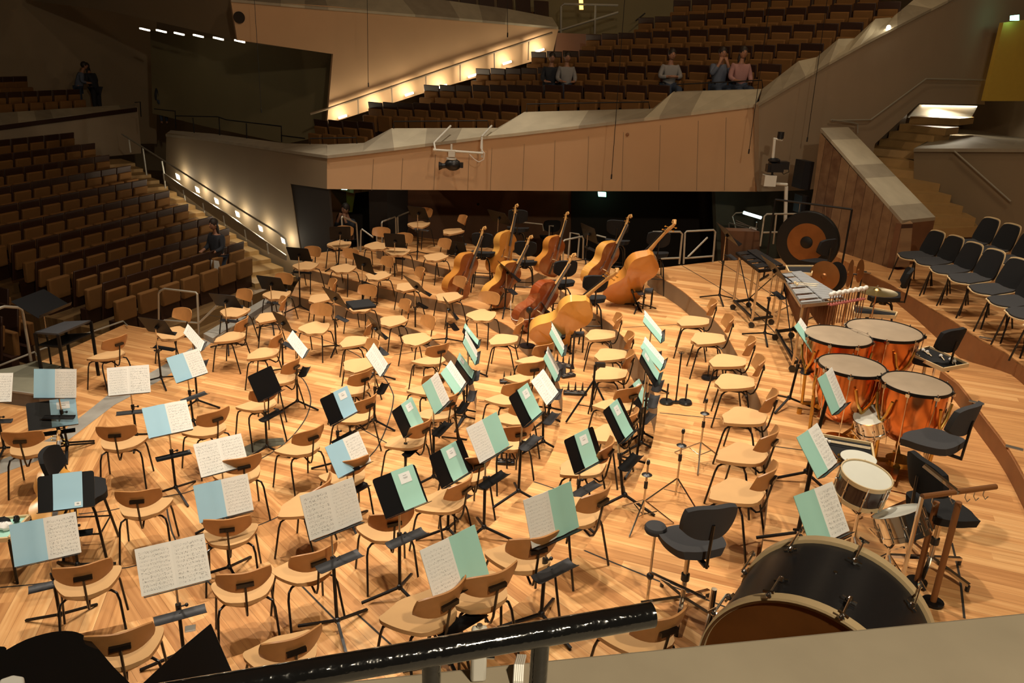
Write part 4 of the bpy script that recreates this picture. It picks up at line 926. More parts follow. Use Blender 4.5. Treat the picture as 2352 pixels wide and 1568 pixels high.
# ================================================================ BLACK STOOLS WITH BACKREST
def black_stool(label, h=.62, base='legs', cat='stool', seatm='black_fab', backh=.30):
    t = thing('black_stool', label, cat)
    tab = [(0, .15), (.1, .185), (.45, .215), (.75, .205), (.92, .18), (1, .12)]
    MB().grid(seat_fn(h - .45 + .03, 0, tab, .4, -.2), 14, 14, seat_fn(h - .45 - .035, .02, tab, .4, -.2)).build('seat', seatm, t)
    MB().grid(back_fn(.02, 1, .19, .27, h + backh, -.25, .05), 14, 10, back_fn(-.022, .97, .19, .27, h + backh, -.25, .05)).build('backrest', seatm, t)
    MB().bar((0, -.12, h - .04), (0, -.26, h - .03), .04, .012).tube([(0, -.26, h - .04), (0, -.275, h + backh)], .011).build('back_support', 'frame', t)
    if base == 'legs':
        m = MB().cyl((0, 0, h - .1), .05, .07, 12); m.build('under_frame', 'frame', t)
        for a in (45, 135, 225, 315):
            c, s_ = math.cos(math.radians(a)), math.sin(math.radians(a))
            MB().tube([(c * .03, s_ * .03, h - .06), (c * .13, s_ * .13, h - .07), (c * .18, s_ * .18, h - .14), (c * .26, s_ * .26, .005)], .0125).build('leg', 'frame', t)
        m = MB(); pts = [(.215 * math.cos(math.radians(a)), .215 * math.sin(math.radians(a)), h * .42) for a in (45, 135, 225, 315, 405)]
        m.tube(pts, .009, 6); m.build('foot_ring', 'frame', t)
    else:
        m = MB().cyl((0, 0, .1), .018, h - .14, 14); m.build('column', 'pole', t); MB().cyl((0, 0, h * .45), .03, .05, 14).build('column_collar', 'black_plastic', t)
        for j in range(5):
            a = 2 * PI * j / 5 + .4; c, s_ = math.cos(a), math.sin(a)
            l = MB().bar((0, 0, .11), (.29 * c, .29 * s_, .05), .03, .022).build('leg', 'chrome', t)
            MB().cyl((.285 * c, .285 * s_, 0), .015, .045, 8).build('foot', 'black_plastic', l)
    return t
BS = [((1190,527),(1188,500),.68),((1110,583),(1102,560),.68),((1206,603),(1206,578),.68),((1262,545),(1272,522),.68),((1288,650),(1304,620),.66),((1358,686),(1379,664),.66),((1505,584),(1517,556),.66),((1418,556),(1412,532),.68),((1120,604),(1112,584),.5)]
names = ['black bass stool behind the rearmost desk and leftmost back bass', 'black stool between the two leftmost basses', 'black stool between the basses in the middle of the left group', 'black stool in the shadow behind the second back row bass', 'black stool between the dark red bass and the amber bass', 'black stool behind the honey bass that shows its back', 'tall black stool right of the bass that shows its back', 'black stool in the dark recess behind the right basses', 'low black stool under the leftmost bass']
for i, (s, b, h) in enumerate(BS[:8]):
    L = place_level(s, h); sp = at(*s, L + h); bp = at(*b, L + h + .3); d = (sp - bp).to_2d()
    if d.length < .08: d = V2(-.7, -.7)
    t = black_stool(names[i], h, 'legs'); t.location = (sp.x, sp.y, lev_of(sp.to_2d())); t.rotation_euler = (0, 0, math.atan2(d.y, d.x) - PI / 2); t['group'] = 'black stools of the basses'
PSx = [((1868,603),(1899,571),.5,'legs','black chair beside the gong and the vibraphone'),((2030,682),(2057,640),.52,'legs','black stool behind the hanging cymbal'),((2128,826),(2173,782),.55,'star','black stool behind the right pair of kettledrums'),((2135,1015),(2193,960),.62,'star','tall black stool right of the nearest kettledrum'),((2165,1172),(2118,1100),.5,'star','black chair seen from behind among the posts at right'),((1585,1242),(1664,1246),.58,'star','charcoal swivel stool on a chrome star base near the chairs')]
for s, b, h, bs, nm in PSx:
    L = place_level(s, h); sp = at(*s, L + h); bp = at(*b, L + h + .27); d = (sp - bp).to_2d()
    t = black_stool(nm, h, bs, seatm='grey_fab' if 'charcoal' in nm or 'tall' in nm else 'black_fab'); t.location = (sp.x, sp.y, L); t.rotation_euler = (0, 0, math.atan2(d.y, d.x) - PI / 2); t['group'] = 'percussion stools'
s = (1506, 1212); sp = at(*s, .79 + .62); t = thing('round_stool', 'small round charcoal seat on a chrome rod beside the swivel stool', 'stool', (sp.x, sp.y, .79))
MB().lathe([(0, .59), (.07, .59), (.078, .605), (.078, .625), (.07, .64), (0, .642)], 24).build('seat', 'grey_fab', t); MB().cyl((0, 0, .22), .009, .37, 8).build('rod', 'pole', t)
MB().tube([(0, 0, .25), (.0, -.0, .25), (.36, -.2, .2)], .012, 8).build('clamp_arm', 'chrome', t); MB().sphere((0, .0, .22), .028, 10).build('knob', 'black_plastic', t); MB().cyl((0, 0, 0), .012, .25, 8).build('foot_rod', 'pole', t)
# ================================================================ DOUBLE BASSES
BW_ = [(0, .06), (.02, .2), (.08, .29), (.2, .335), (.32, .31), (.42, .24), (.5, .205), (.58, .205), (.66, .245), (.76, .262), (.86, .235), (.92, .16), (.97, .07), (1, .035)]
def bass_mesh(t, mat_r, mat_f, K, WF=1.0):
    """local: x across, y front, z along the body; K scale"""
    Hb = 1.12
    def F_(off, side):
        def f(u, v):
            U = 2 * u - 1; w_ = WF * lerp_tab(v, BW_) * (1 if side == 'r' else .985)
            dome = (1 - U * U) * .035 * math.sin(PI * min(1, max(0, v))) ** .6
            y = off + (dome if off > 0 else -dome * .4)
            if off < 0 and v > .72: y += (v - .72) * .3
            return (U * w_ * K, y * K, v * Hb * K)
        return f
    body = MB().grid(F_(.095, 'r'), 20, 28, F_(-.1, 'r')); body.build('body', mat_r, t, smooth=50)
    bl = MB().grid(lambda u, v: Vector(F_(.101, 'f')(u, .01 + .98 * v)), 20, 28, lambda u, v: Vector(F_(.097, 'f')(u, .01 + .98 * v))).build('belly', mat_f, t, smooth=50)
    m = MB()
    for s in (-1, 1):
        m.tube([(s * .10 * K, .139 * K, .64 * K), (s * .12 * K, .137 * K, .6 * K), (s * .115 * K, .137 * K, .52 * K), (s * .14 * K, .131 * K, .44 * K), (s * .17 * K, .122 * K, .42 * K)], .006 * K, 6)
    m.build('f_hole', 'ebony', bl)
    MB().tube([(0, .11 * K, 1.08 * K), (0, .115 * K, 1.3 * K), (0, .1 * K, 1.56 * K)], [.036 * K, .024 * K, .021 * K], 10).build('neck', 'maple', t)
    MB().bar((0, .175 * K, .74 * K), (0, .135 * K, 1.55 * K), .055 * K, .02 * K, up=Vector((0, 1, 0))).build('fingerboard', 'ebony', t)
    MB().bar((0, .155 * K, .06 * K), (0, .185 * K, .38 * K), .07 * K, .015 * K, up=Vector((0, 1, 0))).build('tailpiece', 'ebony', t)
    MB().box((0, .175 * K, .46 * K), (.13 * K, .09 * K, .014 * K)).build('bridge', 'lightwood', t)
    m = MB()
    for i in range(4):
        x = (i - 1.5) * .014 * K; m.tube([(x, .198 * K, .3 * K), (x * 1.6, .228 * K, .46 * K), (x, .165 * K, 1.2 * K), (x * .8, .15 * K, 1.56 * K)], .003 * K, 4)
    m.build('strings', 'string', t)
    hd = MB().tube([(0, .1 * K, 1.53 * K), (0, .09 * K, 1.62 * K), (0, .07 * K, 1.7 * K), (0, .075 * K, 1.75 * K), (0, .115 * K, 1.775 * K), (0, .14 * K, 1.745 * K), (0, .125 * K, 1.715 * K), (0, .105 * K, 1.73 * K)], [.026 * K, .03 * K, .024 * K, .026 * K, .026 * K, .024 * K, .018 * K, .012 * K], 10).build('scroll', 'maple', t)
    m = MB()
    for i, z in enumerate((1.57, 1.6, 1.64, 1.67)):
        s = 1 if i % 2 else -1; m.tube([(0, .095 * K, z * K), (s * .075 * K, .09 * K, z * K)], .006 * K, 6); m.sphere((s * .09 * K, .09 * K, z * K), .017 * K, 8, (1, .4, 1))
    m.build('tuning_pegs', 'brass', hd)
    MB().tube([(0, 0, 0), (0, 0, -.1 * K)], .006 * K, 6).build('endpin', 'steel', t)
BA = [((1035,690),(1106,520),.42,'bass1','bassf',(.8,-.6),'reddish bass, leftmost of the front pair, its belly facing right'),((1140,640),(1180,470),.60,'bass3','bass1',(.75,-.66),'amber bass behind the leftmost ones with a tall pale scroll'),
      ((1122,712),(1213,540),.42,'bass3','bassf',(.75,-.66),'amber bass with broad yellow ribs, third from left'),((1247,640),(1297,487),.79,'bass1','bassf',(.75,-.66),'brown bass at the back with gold tuning machines'),
      ((1190,765),(1311,580),.42,'bass2','bass2',(.75,-.66),'dark cherry red bass behind the clear acrylic shield'),((1350,668),(1440,492),.79,'bass3','bassf',(.75,-.66),'honey bass at the back right showing its belly'),
      ((1402,694),(1553,520),.79,'bass1','bassf',(-.35,.94),'orange bass showing its plain back, scroll highest at right'),((1232,792),(1418,632),.42,'bass3','bassf',(-.3,.95),'large honey bass in front showing its plain back')]
for b, s, lev, mr, mf, f, nm in BA:
    back = f[0] < 0; rr_ = ray(*s).normalized(); B0_ = at(b[0], b[1], lev + .01) - Vector((0, 0, H)); K = .96 if back else (B0_ - rr_ * B0_.dot(rr_)).length * 1.012 / 1.86; L = 1.76 * K + .1 * K; B = at(b[0], b[1], lev + .01); d = ray(*s); C0 = Vector((0, 0, H)); a_ = d.dot(d); bb = 2 * d.dot(C0 - B); c_ = (C0 - B).dot(C0 - B) - L * L; D_ = max(bb * bb - 4 * a_ * c_, 0)
    S = C0 + d * ((-bb + (-1 if back else 1) * math.sqrt(D_)) / (2 * a_)); ax = (S - B).normalized(); fv = Vector((f[0], f[1], 0)); fv = (fv - ax * fv.dot(ax)).normalized(); xv = fv.cross(ax).normalized()
    t = thing('double_bass', nm, 'double bass', (0, 0, 0), 0, 'double basses'); O = B + ax * (.1 * K)
    Mx = Matrix((( xv.x, fv.x, ax.x, O.x), (xv.y, fv.y, ax.y, O.y), (xv.z, fv.z, ax.z, O.z), (0, 0, 0, 1))); t.matrix_world = Mx
    t.location = O; t.rotation_mode = 'QUATERNION'; t.rotation_quaternion = Mx.to_quaternion()
    bass_mesh(t, mr, mf, K, 1.0 if back else .93 / K)
# the cello lying at lower left, chair behind it
O = at(118, 1215, .16); S = at(128, 1052, .52); ax = (S - O).normalized(); fv = Vector((.35, .1, .9)); fv = (fv - ax * fv.dot(ax)).normalized(); xv = fv.cross(ax)
t = thing('cello', 'honey coloured cello leaning behind the blue folder stand at left', 'cello'); Mx = Matrix(((xv.x, fv.x, ax.x, O.x), (xv.y, fv.y, ax.y, O.y), (xv.z, fv.z, ax.z, O.z), (0, 0, 0, 1))); t.location = O; t.rotation_mode = 'QUATERNION'; t.rotation_quaternion = Mx.to_quaternion()
bass_mesh(t, 'bass3', 'bass3', .63)
t = black_stool('black stool beside the cello, behind the blue folder stand', .6, 'legs'); sp = at(190, 1130, .6); t.location = (sp.x, sp.y, 0); t.rotation_euler = (0, 0, math.radians(-80)); t['group'] = 'black stools of the basses'
# ================================================================ KETTLEDRUMS
def timpano(px, py, hw, label, ht=.85, pedal=True):
    c = at(px, py, 1.07 + ht); r = (at(px + hw, py, 1.07 + ht) - c).length * .94
    t = thing('kettledrum', label, 'drum', (c.x, c.y, 1.07), random.uniform(0, 1), 'copper kettledrums')
    MB().lathe([(0, .3), (r * .3, .3), (r * .52, .33), (r * .74, .42), (r * .88, .55), (r * .93, .7), (r * .94, ht - .03), (r * .9, ht - .03), (r * .84, .6), (r * .5, .36), (0, .32)], 48).build('bowl', 'copper', t)
    MB().lathe([(0, ht + .004), (r * .9, ht + .004), (r * .97, ht - .004), (r * .98, ht - .02), (0, ht - .02)], 48).build('drumhead', 'skin_head', t)
    MB().lathe([(r * .982, ht + .004), (r * 1.0, ht + .004), (r * 1.0, ht - .025), (r * .982, ht - .025), (r * .982, ht + .004)], 48).build('counter_hoop', 'black_metal', t)
    for j in range(8):
        a = 2 * PI * j / 8 + .2; q = Vector((math.cos(a), math.sin(a), 0)); k = q * r * 1.02
        m = MB().box((k.x, k.y, ht - .02), (.035, .035, .03)); m.tube([(k.x, k.y, ht + .015), (k.x, k.y, ht - .09)], .007, 6); m.tube([(k.x, k.y, ht - .09), (q.x * r * .8, q.y * r * .8, .14)], .004, 5)
        m.build('tension_rod', 'chrome', t)
    for j in range(3):
        a = 2 * PI * j / 3 + .5; q = Vector((math.cos(a), math.sin(a), 0)); pq = Vector((-q.y, q.x, 0))
        m = MB()
        for s in (-1, 1): m.tube([tuple(q * r * .97 + pq * s * .11 + Vector((0, 0, ht - .12))), tuple(q * r * .97 + pq * s * .07 + Vector((0, 0, ht - .25))), tuple(q * r * .93 + Vector((0, 0, ht - .36)))], .014, 8)
        m.tube([tuple(q * r * .93 + Vector((0, 0, ht - .36))), tuple(q * r * .86 + Vector((0, 0, .12)))], .017, 8)
        m.bar(tuple(q * r * .86 + Vector((0, 0, .12))), tuple(q * r * .3 + Vector((0, 0, .1))), .035, .03); m.build('strut', 'brass', t)
        MB().cyl(tuple(q * r * .9), .026, .06, 10).build('foot', 'brass', t)
    MB().cyl((0, 0, .06), r * .4, .05, 24).build('base_plate', 'brass', t)
    MB().bar((0, 0, .08), (-.35, -.1, .06), .06, .02).build('pedal', 'chrome', t)
timpano(1925, 770, 75, 'copper kettledrum at rear left, a mint score stand before it')
timpano(2031, 757, 82, 'largest copper kettledrum, at the rear right of the four')
timpano(1957, 838, 75, 'copper kettledrum at front left of the four with pale worn head')
timpano(2105, 880, 76, 'copper kettledrum nearest the tall black stool')
# ================================================================ BASS DRUM
za = 2.2; A_ = Vector((*at(1950, 1253, za).to_2d(), 0)); B_ = Vector((*at(1872, 1404, za).to_2d(), 0)); R0 = .49; axd = (B_ - A_).normalized(); Lb = min((B_ - A_).length, .6)
cz_ = za - R0; q = Vector((0, 0, 1)); sx = q.cross(axd)
Md = Matrix(((sx.x, q.x, axd.x, A_.x), (sx.y, q.y, axd.y, A_.y), (sx.z, q.z, axd.z, cz_), (0, 0, 0, 1)))
t = thing('bass_drum', 'big black concert bass drum with chrome clamps at lower right', 'drum', (A_.x, A_.y, 1.07))
def wm(m4): return m4
MB().lathe([(R0 * .985, .03), (R0 * .985, Lb - .03), (R0 * .96, Lb - .03), (R0 * .96, .03), (R0 * .985, .03)], 72, Md).build('shell', 'drum_black', t, world=True)
for z0 in (0, Lb):
    MB().lathe([(R0 * .99, z0 - .025), (R0 * 1.02, z0 - .025), (R0 * 1.02, z0 + .025), (R0 * .97, z0 + .025), (R0 * .97, z0 - .025), (R0 * .99, z0 - .025)], 72, Md).build('hoop', 'hoop', t, world=True)
    MB().lathe([(R0 * .975, z0 + (.03 if z0 else -.03)), (R0 * 1.0, z0 + (.03 if z0 else -.03)), (R0 * 1.0, z0 + (.026 if z0 else -.026)), (R0 * .975, z0 + (.026 if z0 else -.026))], 72, Md).build('rim_band', 'chrome', t, world=True)
    MB().lathe([(0, z0), (R0 * .975, z0), (R0 * .975, z0 + .006), (0, z0 + .006)], 60, Md).build('drumhead', 'gongc' if z0 else 'head_white', t, world=True)
    for j in range(10):
        a = 2 * PI * j / 10 + .1 + (.0 if z0 else .1); c_, s_ = math.cos(a) * R0 * 1.03, math.sin(a) * R0 * 1.03; sg = -1 if z0 else 1
        m = MB(); pt = lambda r_, z: Md @ Vector((math.cos(a) * R0 * r_, math.sin(a) * R0 * r_, z))
        m.tube([pt(1.06, z0 - sg * .035), pt(1.06, z0 + sg * .14)], .006, 6); m.sphere(pt(1.06, z0 - sg * .04), .014, 8); m.sphere(pt(1.03, z0 + sg * .14), .018, 8)
        e_ = Md.to_3x3() @ Vector((-math.sin(a), math.cos(a), 0)); m.bar(pt(1.02, z0 + sg * .14) - e_ * .035, pt(1.02, z0 + sg * .14) + e_ * .035, .012, .012); m.bar(pt(1.08, z0 - sg * .03) - e_ * .025, pt(1.1, z0 - sg * .03) + e_ * .025, .01, .01)
        m.build('tension_claw', 'chrome', t, world=True)
MB().cyl(Md @ Vector((0, R0 * .985, Lb * .45)), .01, .004, 12).build('air_vent', 'chrome', t, world=True)
m = MB(); c0 = Md @ Vector((0, 0, Lb * .5))
for s in (-1, 1):
    e = c0 + sx * s * (R0 + .07); m.tube([(e.x, e.y, cz_ + .15), (e.x, e.y, 1.2), (e.x, e.y, 1.08)], .016, 8)
    m.tube([(e.x + axd.x * .32, e.y + axd.y * .32, 1.09), (e.x - axd.x * .32, e.y - axd.y * .32, 1.09)], .016, 8)
    m.tube([(e.x + axd.x * .3, e.y + axd.y * .3, 1.1), (e.x, e.y, cz_)], .013, 8)
    m.tube([(e.x, e.y, cz_), tuple(c0 + sx * s * R0 + Vector((0, 0, 0)))], .012, 8)
m.build('cradle', 'chrome', t, world=True)
m = MB(); e0 = at(1768, 1352, 1.95)
e1 = at(1722, 1462, 1.75); m.tube([e1, e0, e0 + Vector((.04, -.01, -.02)), e1 + Vector((.07, 0, -.02))], .016, 8); m.build('tilt_frame', 'chrome', t, world=True)
# ================================================================ SNARES, TAMBOURINE, TRAYS
def drum(name, label, c, r, h, shell, tilt=(0, 0), lugs=8, cat='drum', head='hoop', zbase=1.07, stand=True):
    t = thing(name, label, cat, (c.x, c.y, zbase), 0, None)
    R = Matrix.Translation((0, 0, c.z - zbase)) @ Matrix.Rotation(tilt[1], 4, 'Z') @ Matrix.Rotation(tilt[0], 4, 'X')
    MB().lathe([(r * .97, -h), (r * .97, 0), (r * .94, 0), (r * .94, -h), (r * .97, -h)], 40, R).build('shell', shell, t)
    for z in (0, -h): MB().lathe([(r * .97, z - .018), (r * 1.02, z - .018), (r * 1.02, z + .014), (r * .97, z + .014), (r * .97, z - .018)], 40, R).build('hoop', head, t)
    MB().lathe([(0, .004), (r * .97, .004), (r * .97, -.003), (0, -.003)], 40, R).build('drumhead', 'head_white', t)
    m = MB()
    for j in range(lugs):
        a = 2 * PI * j / lugs; m.tube([(r * 1.03 * math.cos(a), r * 1.03 * math.sin(a), .012), (r * 1.03 * math.cos(a), r * 1.03 * math.sin(a), -h - .012)], .0055, 6, True)
        m.sphere((r * 1.0 * math.cos(a), r * 1.0 * math.sin(a), -h * .5), .013, 6)
    m.v = [tuple(R @ Vector(p)) for p in m.v]; m.build('tension_rods', 'chrome', t)
    if stand:
        zb = c.z - zbase - h - .03; m = MB(); m.tube([(0, 0, .12), (0, 0, zb - .1)], .013, 8)
        for j in range(3):
            a = 2 * PI * j / 3 + .6; m.tube([(0, 0, zb - .12), (r * .9 * math.cos(a), r * .9 * math.sin(a), zb + .0)], .008, 6); m.tube([(0, 0, .3), (.28 * math.cos(a), .28 * math.sin(a), .012)], .009, 6); m.tube([(0, 0, .12), (.14 * math.cos(a), .14 * math.sin(a), .16)], .006, 6)
        m.build('stand', 'chrome', t)
    return t
drum('snare_drum', 'dark snare drum with maple hoops between tambourine and bass drum', at(1990, 1092, 1.07 + .78), .172, .17, 'drum_wood', (math.radians(10), .5), 8)
drum('snare_drum', 'chrome snare drum tilted on its stand behind the three posts', at(2062, 1178, 1.07 + .62), .165, .14, 'chrome', (math.radians(-32), .7), 10, head='chrome')
drum('snare_drum', 'chrome snare drum between the kettledrums and the black tray', at(2000, 955, 1.07 + .5), .15, .14, 'chrome', (math.radians(-25), 1.9), 10, head='chrome')
def tray(name, label, px, z, zb, items, cat='tray'):
    P = [at(x, y, z) for x, y in px]; c = sum(P, Vector()) / 4; t = thing(name, label, cat, (c.x, c.y, zb))
    m = MB().prism([p.to_2d() for p in P], z - .02, z); m.build('board', 'black_fab', t, world=True, smooth=0)
    m = MB()
    for i in range(4): m.bar(P[i], P[(i + 1) % 4], .015, .04)
    m.build('rim', 'lightwood', t, world=True)
    m = MB().tube([(c.x, c.y, z - .02), (c.x, c.y, zb + .1)], .013, 8)
    for j in range(3): a = 2.1 * j + .3; m.tube([(c.x, c.y, zb + .2), (c.x + .25 * math.cos(a), c.y + .25 * math.sin(a), zb + .01)], .01, 6)
    m.build('stand', 'chrome', t, world=True); return t, P
def mallet(label, a, b, head='felt', hr=.016, name='mallet', grp='mallets and sticks', shaft='stick'):
    t = thing(name, label, 'mallet', Vector(a), 0, grp); MB().tube([a, b], .0055, 6).build('shaft', shaft, t, world=True)
    if hr: MB().sphere(a, hr, 10).build('head', head, t, world=True)
    return t
zt_ = 1.07 + .62; t, P = tray('padded_tray', 'black felt tray holding drumsticks under the tambourine', [(1886,1001),(2001,1021),(2010,1076),(1915,1060)], zt_, 1.07, 0)
mallet('pale timpani stick nearest the tray rim', at(1897, 1010, zt_ + .02), at(2000, 1028, zt_ + .02)); mallet('pale soft headed stick lying second in the tray', at(1905, 1014, zt_ + .025), at(1999, 1031, zt_ + .025), hr=.012)
mallet('left red brown drumstick under the snare drum', at(1902, 1030, zt_ + .012), at(1926, 1066, zt_ + .012), hr=0, name='drumstick', shaft='rattan'); mallet('right red brown drumstick under the snare drum', at(1909, 1034, zt_ + .012), at(1933, 1064, zt_ + .012), hr=0, name='drumstick', shaft='rattan')
c = at(1972, 1050, zt_ + .06); t = thing('tambourine', 'tambourine with white skin lying on the black tray', 'tambourine', (c.x, c.y, zt_))
MB().lathe([(.125, .012), (.13, .012), (.13, .055), (.12, .055), (.12, .012), (.125, .012)], 36).build('frame', 'drum_wood', t); MB().lathe([(0, .058), (.128, .058), (.128, .052), (0, .052)], 36).build('skin', 'head_white', t)
m = MB()
for j in range(10): a = 2 * PI * j / 10; m.cyl((.13 * math.cos(a), .13 * math.sin(a), .028), .02, .003, 10); m.cyl((.13 * math.cos(a), .13 * math.sin(a), .036), .02, .003, 10)
m.build('jingles', 'brass', t)
z2 = 1.07 + .6; t, P = tray('mallet_tray', 'black tray with white mallets behind the rear right kettledrum', [(2086,812),(2134,798),(2224,838),(2166,849)], z2, 1.07, 0)
for i, (x, y) in enumerate([(2098,807),(2121,804),(2130,808),(2161,817),(2183,825),(2192,829)]):
    mallet('white mallet in the long black tray, %s from the left' % ORD[i + 1], at(x, y, z2 + .02), at(x + 14 - 2 * i, y + 10, z2 + .01), hr=.02)
z3 = 1.07 + .6; t, P = tray('mallet_tray', 'black tray behind the largest kettledrum', [(1958,703),(2060,719),(2056,728),(1962,722)], z3, 1.07, 0)
# mallet rack: white heads in a row
a0, a1 = at(1909, 676, 2.13), at(1989, 662, 2.13)
t = thing('mallet_rack', 'rack bar holding a row of white headed mallets', 'rack', (a0.x, a0.y, 1.07)); dn = Vector((0, 0, -.12))
MB().bar(a0 + dn, a1 + dn, .05, .015).build('bar', 'red_felt', t, world=True)
m = MB(); mid = (a0 + a1) / 2; m.tube([mid + dn, (mid.x, mid.y, 1.2)], .012, 8)
for j in range(3): m.tube([(mid.x, mid.y, 1.3), (mid.x + .22 * math.cos(2.1 * j), mid.y + .22 * math.sin(2.1 * j), 1.08)], .01, 6)
m.build('stand', 'chrome', t, world=True)
for j in range(14):
    p = a0.lerp(a1, j / 13); mallet('white felt mallet hanging in the rack, %s from the left' % ORD[j + 1], p + Vector((0, 0, .01 * (j % 2))), p - Vector((0, 0, .36)), hr=.026, grp='mallets in the rack', shaft='rattan')
# ================================================================ KEYBOARDS
def keyboard(name, label, cn, z, zb, barm, frame, nb, resm, gap=.25):
    """cn: plan corners far-left, far-right, near-right, near-left"""
    FL, FR, NR_, NL = cn; c = (FL + FR + NR_ + NL) / 4; t = thing(name, label, 'percussion', (c.x, c.y, zb))
    def Q(u, v, h): return FL.lerp(FR, u).lerp(NL.lerp(NR_, u), v) + Vector((0, 0, h))
    m = MB()
    for u in (0, .47, .53, 1): m.bar(Q(u, 0, -.02), Q(u, 1, -.02), .02, .035)
    for v in (0, 1): m.bar(Q(0, v, -.02), Q(1, v, -.02), .03, .04)
    m.build('frame', frame, t, world=True)
    for side, (u0, u1, n_, hh) in enumerate(((.03, .56, nb, .0), (.5, .98, nb, .02))):
        for i in range(n_):
            if side == 0 and i % 7 in (2, 6): continue
            v0 = .02 + .94 * i / n_; v1 = v0 + .94 / n_ * (1 - gap)
            q = [Q(u0, v0, hh), Q(u1, v0, hh), Q(u1, v1, hh), Q(u0, v1, hh)]; k = [p - Vector((0, 0, .012)) for p in q]
            MB().add(q + k, [(0, 1, 2, 3), (7, 6, 5, 4), (0, 4, 5, 1), (1, 5, 6, 2), (2, 6, 7, 3), (3, 7, 4, 0)]).build('tone_bar', barm, t, world=True, smooth=0)
    if resm:
        m = MB()
        for i in range(nb * 2):
            v = .03 + .94 * i / (nb * 2)
            for u in (.22, .75): p = Q(u, v, -.06); m.cyl(p - Vector((0, 0, .12 + .28 * v)), .024, .12 + .28 * v, 8)
        m.build('resonators', resm, t, world=True)
    for u in (.1, .9):
        for v in (.08, .92):
            p = Q(u, v, -.03); l = MB().tube([p, (p.x, p.y, zb + .09)], .018, 8).build('leg', 'pole', t, world=True)
            ca = MB().cyl((p.x, p.y - .0, zb), .0, 0, 4) if False else MB(); ca.add([], []); MB().lathe([(0, -.015), (.04, -.015), (.04, .015), (0, .015)], 16, Matrix.Translation((p.x, p.y, zb + .04)) @ Matrix.Rotation(PI / 2, 4, 'X')).build('caster', 'black_plastic', t, world=True)
    m = MB()
    for u in (.1, .9): m.bar(Q(u, .08, -(z - zb) + .14), Q(u, .92, -(z - zb) + .14), .03, .03)
    for v in (.08, .92): m.bar(Q(.1, v, -(z - zb) + .12), Q(.9, v, -(z - zb) + .12), .04, .03)
    m.tube([Q(.1, .1, -.1), Q(.1, .9, -(z - zb) + .16)], .008, 6).tube([Q(.9, .9, -.1), Q(.9, .1, -(z - zb) + .16)], .008, 6)
    m.build('undercarriage', 'black_metal', t, world=True)
    return t
z = 1.07 + .88
keyboard('vibraphone', 'vibraphone with silver bars between the gong and the kettledrums', [at(1795, 628, z), at(1838, 624, z), at(1944, 688, z), at(1840, 698, z)], z, 1.07, 'alu', 'steel', 18, 'doorwood', .12)
z = 1.07 + .85
keyboard('glockenspiel', 'black cased keyboard percussion left of the gong', [at(1692, 579, z), at(1737, 574, z), at(1803, 612, z), at(1744, 619, z)], z, 1.07, 'black_plastic', 'black_metal', 14, None, .2)
zz = 1.98; mallet('yellow headed mallet lying on the vibraphone, upper', at(1826, 649, zz), at(1880, 652, zz), 'hoop', .018); mallet('yellow headed mallet lying on the vibraphone, lower', at(1831, 653, zz), at(1876, 656, zz), 'hoop', .018)
# percussion table with small mallets
t, P = tray('mallet_tray', 'small wooden box of white mallets behind the vibraphone', [(1805,612),(1868,612),(1864,630),(1812,626)], 1.07 + .7, 1.07, 0)
# ================================================================ GONG
gb = at(1836, 655, 1.07); gp = gb.to_2d(); gz = vt(1819, 553, gp); fd = Vector((-.55, -.83, 0)).normalized(); sd = Vector((0, 0, 1)).cross(fd)
rg_ = .5; Mg = Matrix(((sd.x, 0, fd.x, gp.x), (sd.y, 0, fd.y, gp.y), (0, 1, 0, gz), (0, 0, 0, 1)))
t = thing('gong', 'large dark gong with copper centre hanging in its frame', 'gong', (gp.x, gp.y, 1.07))
MB().lathe([(.0, .0), (rg_ * .6, .0), (rg_ * .97, -.01), (rg_, -.03), (rg_, -.1), (rg_ * .97, -.1), (rg_ * .95, -.02), (0, -.01)], 56, Mg).build('disc', 'gongd', t, world=True)
MB().lathe([(rg_ * .2, .003), (rg_ * .62, .003), (rg_ * .62, .001), (rg_ * .2, .001)], 48, Mg).build('copper_ring', 'gongc', t, world=True)
MB().lathe([(0, .02), (rg_ * .12, .016), (rg_ * .18, .004), (0, .003)], 32, Mg).build('boss', 'gongd', t, world=True)
m = MB(); top = gz + rg_ + .12
for s in (-1, 1):
    e = Vector((gp.x, gp.y, 0)) + sd * s * (rg_ + .1); m.tube([(e.x, e.y, 1.1), (e.x, e.y, top)], .016, 8); m.tube([tuple(e + fd * .25 + Vector((0, 0, 1.09))), tuple(e - fd * .25 + Vector((0, 0, 1.09)))], .016, 8)
e0, e1 = Vector((gp.x, gp.y, top)) + sd * (rg_ + .1), Vector((gp.x, gp.y, top)) - sd * (rg_ + .1); m.tube([e0, e1], .016, 8)
m.build('frame', 'black_metal', t, world=True)
m = MB()
for s in (-1, 1): m.tube([Vector((gp.x, gp.y, top)) + sd * s * .2, Md_ if False else Mg @ Vector((s * rg_ * .42, rg_ * .88, -.05))], .004, 5)
m.build('cord', 'steel', t, world=True)
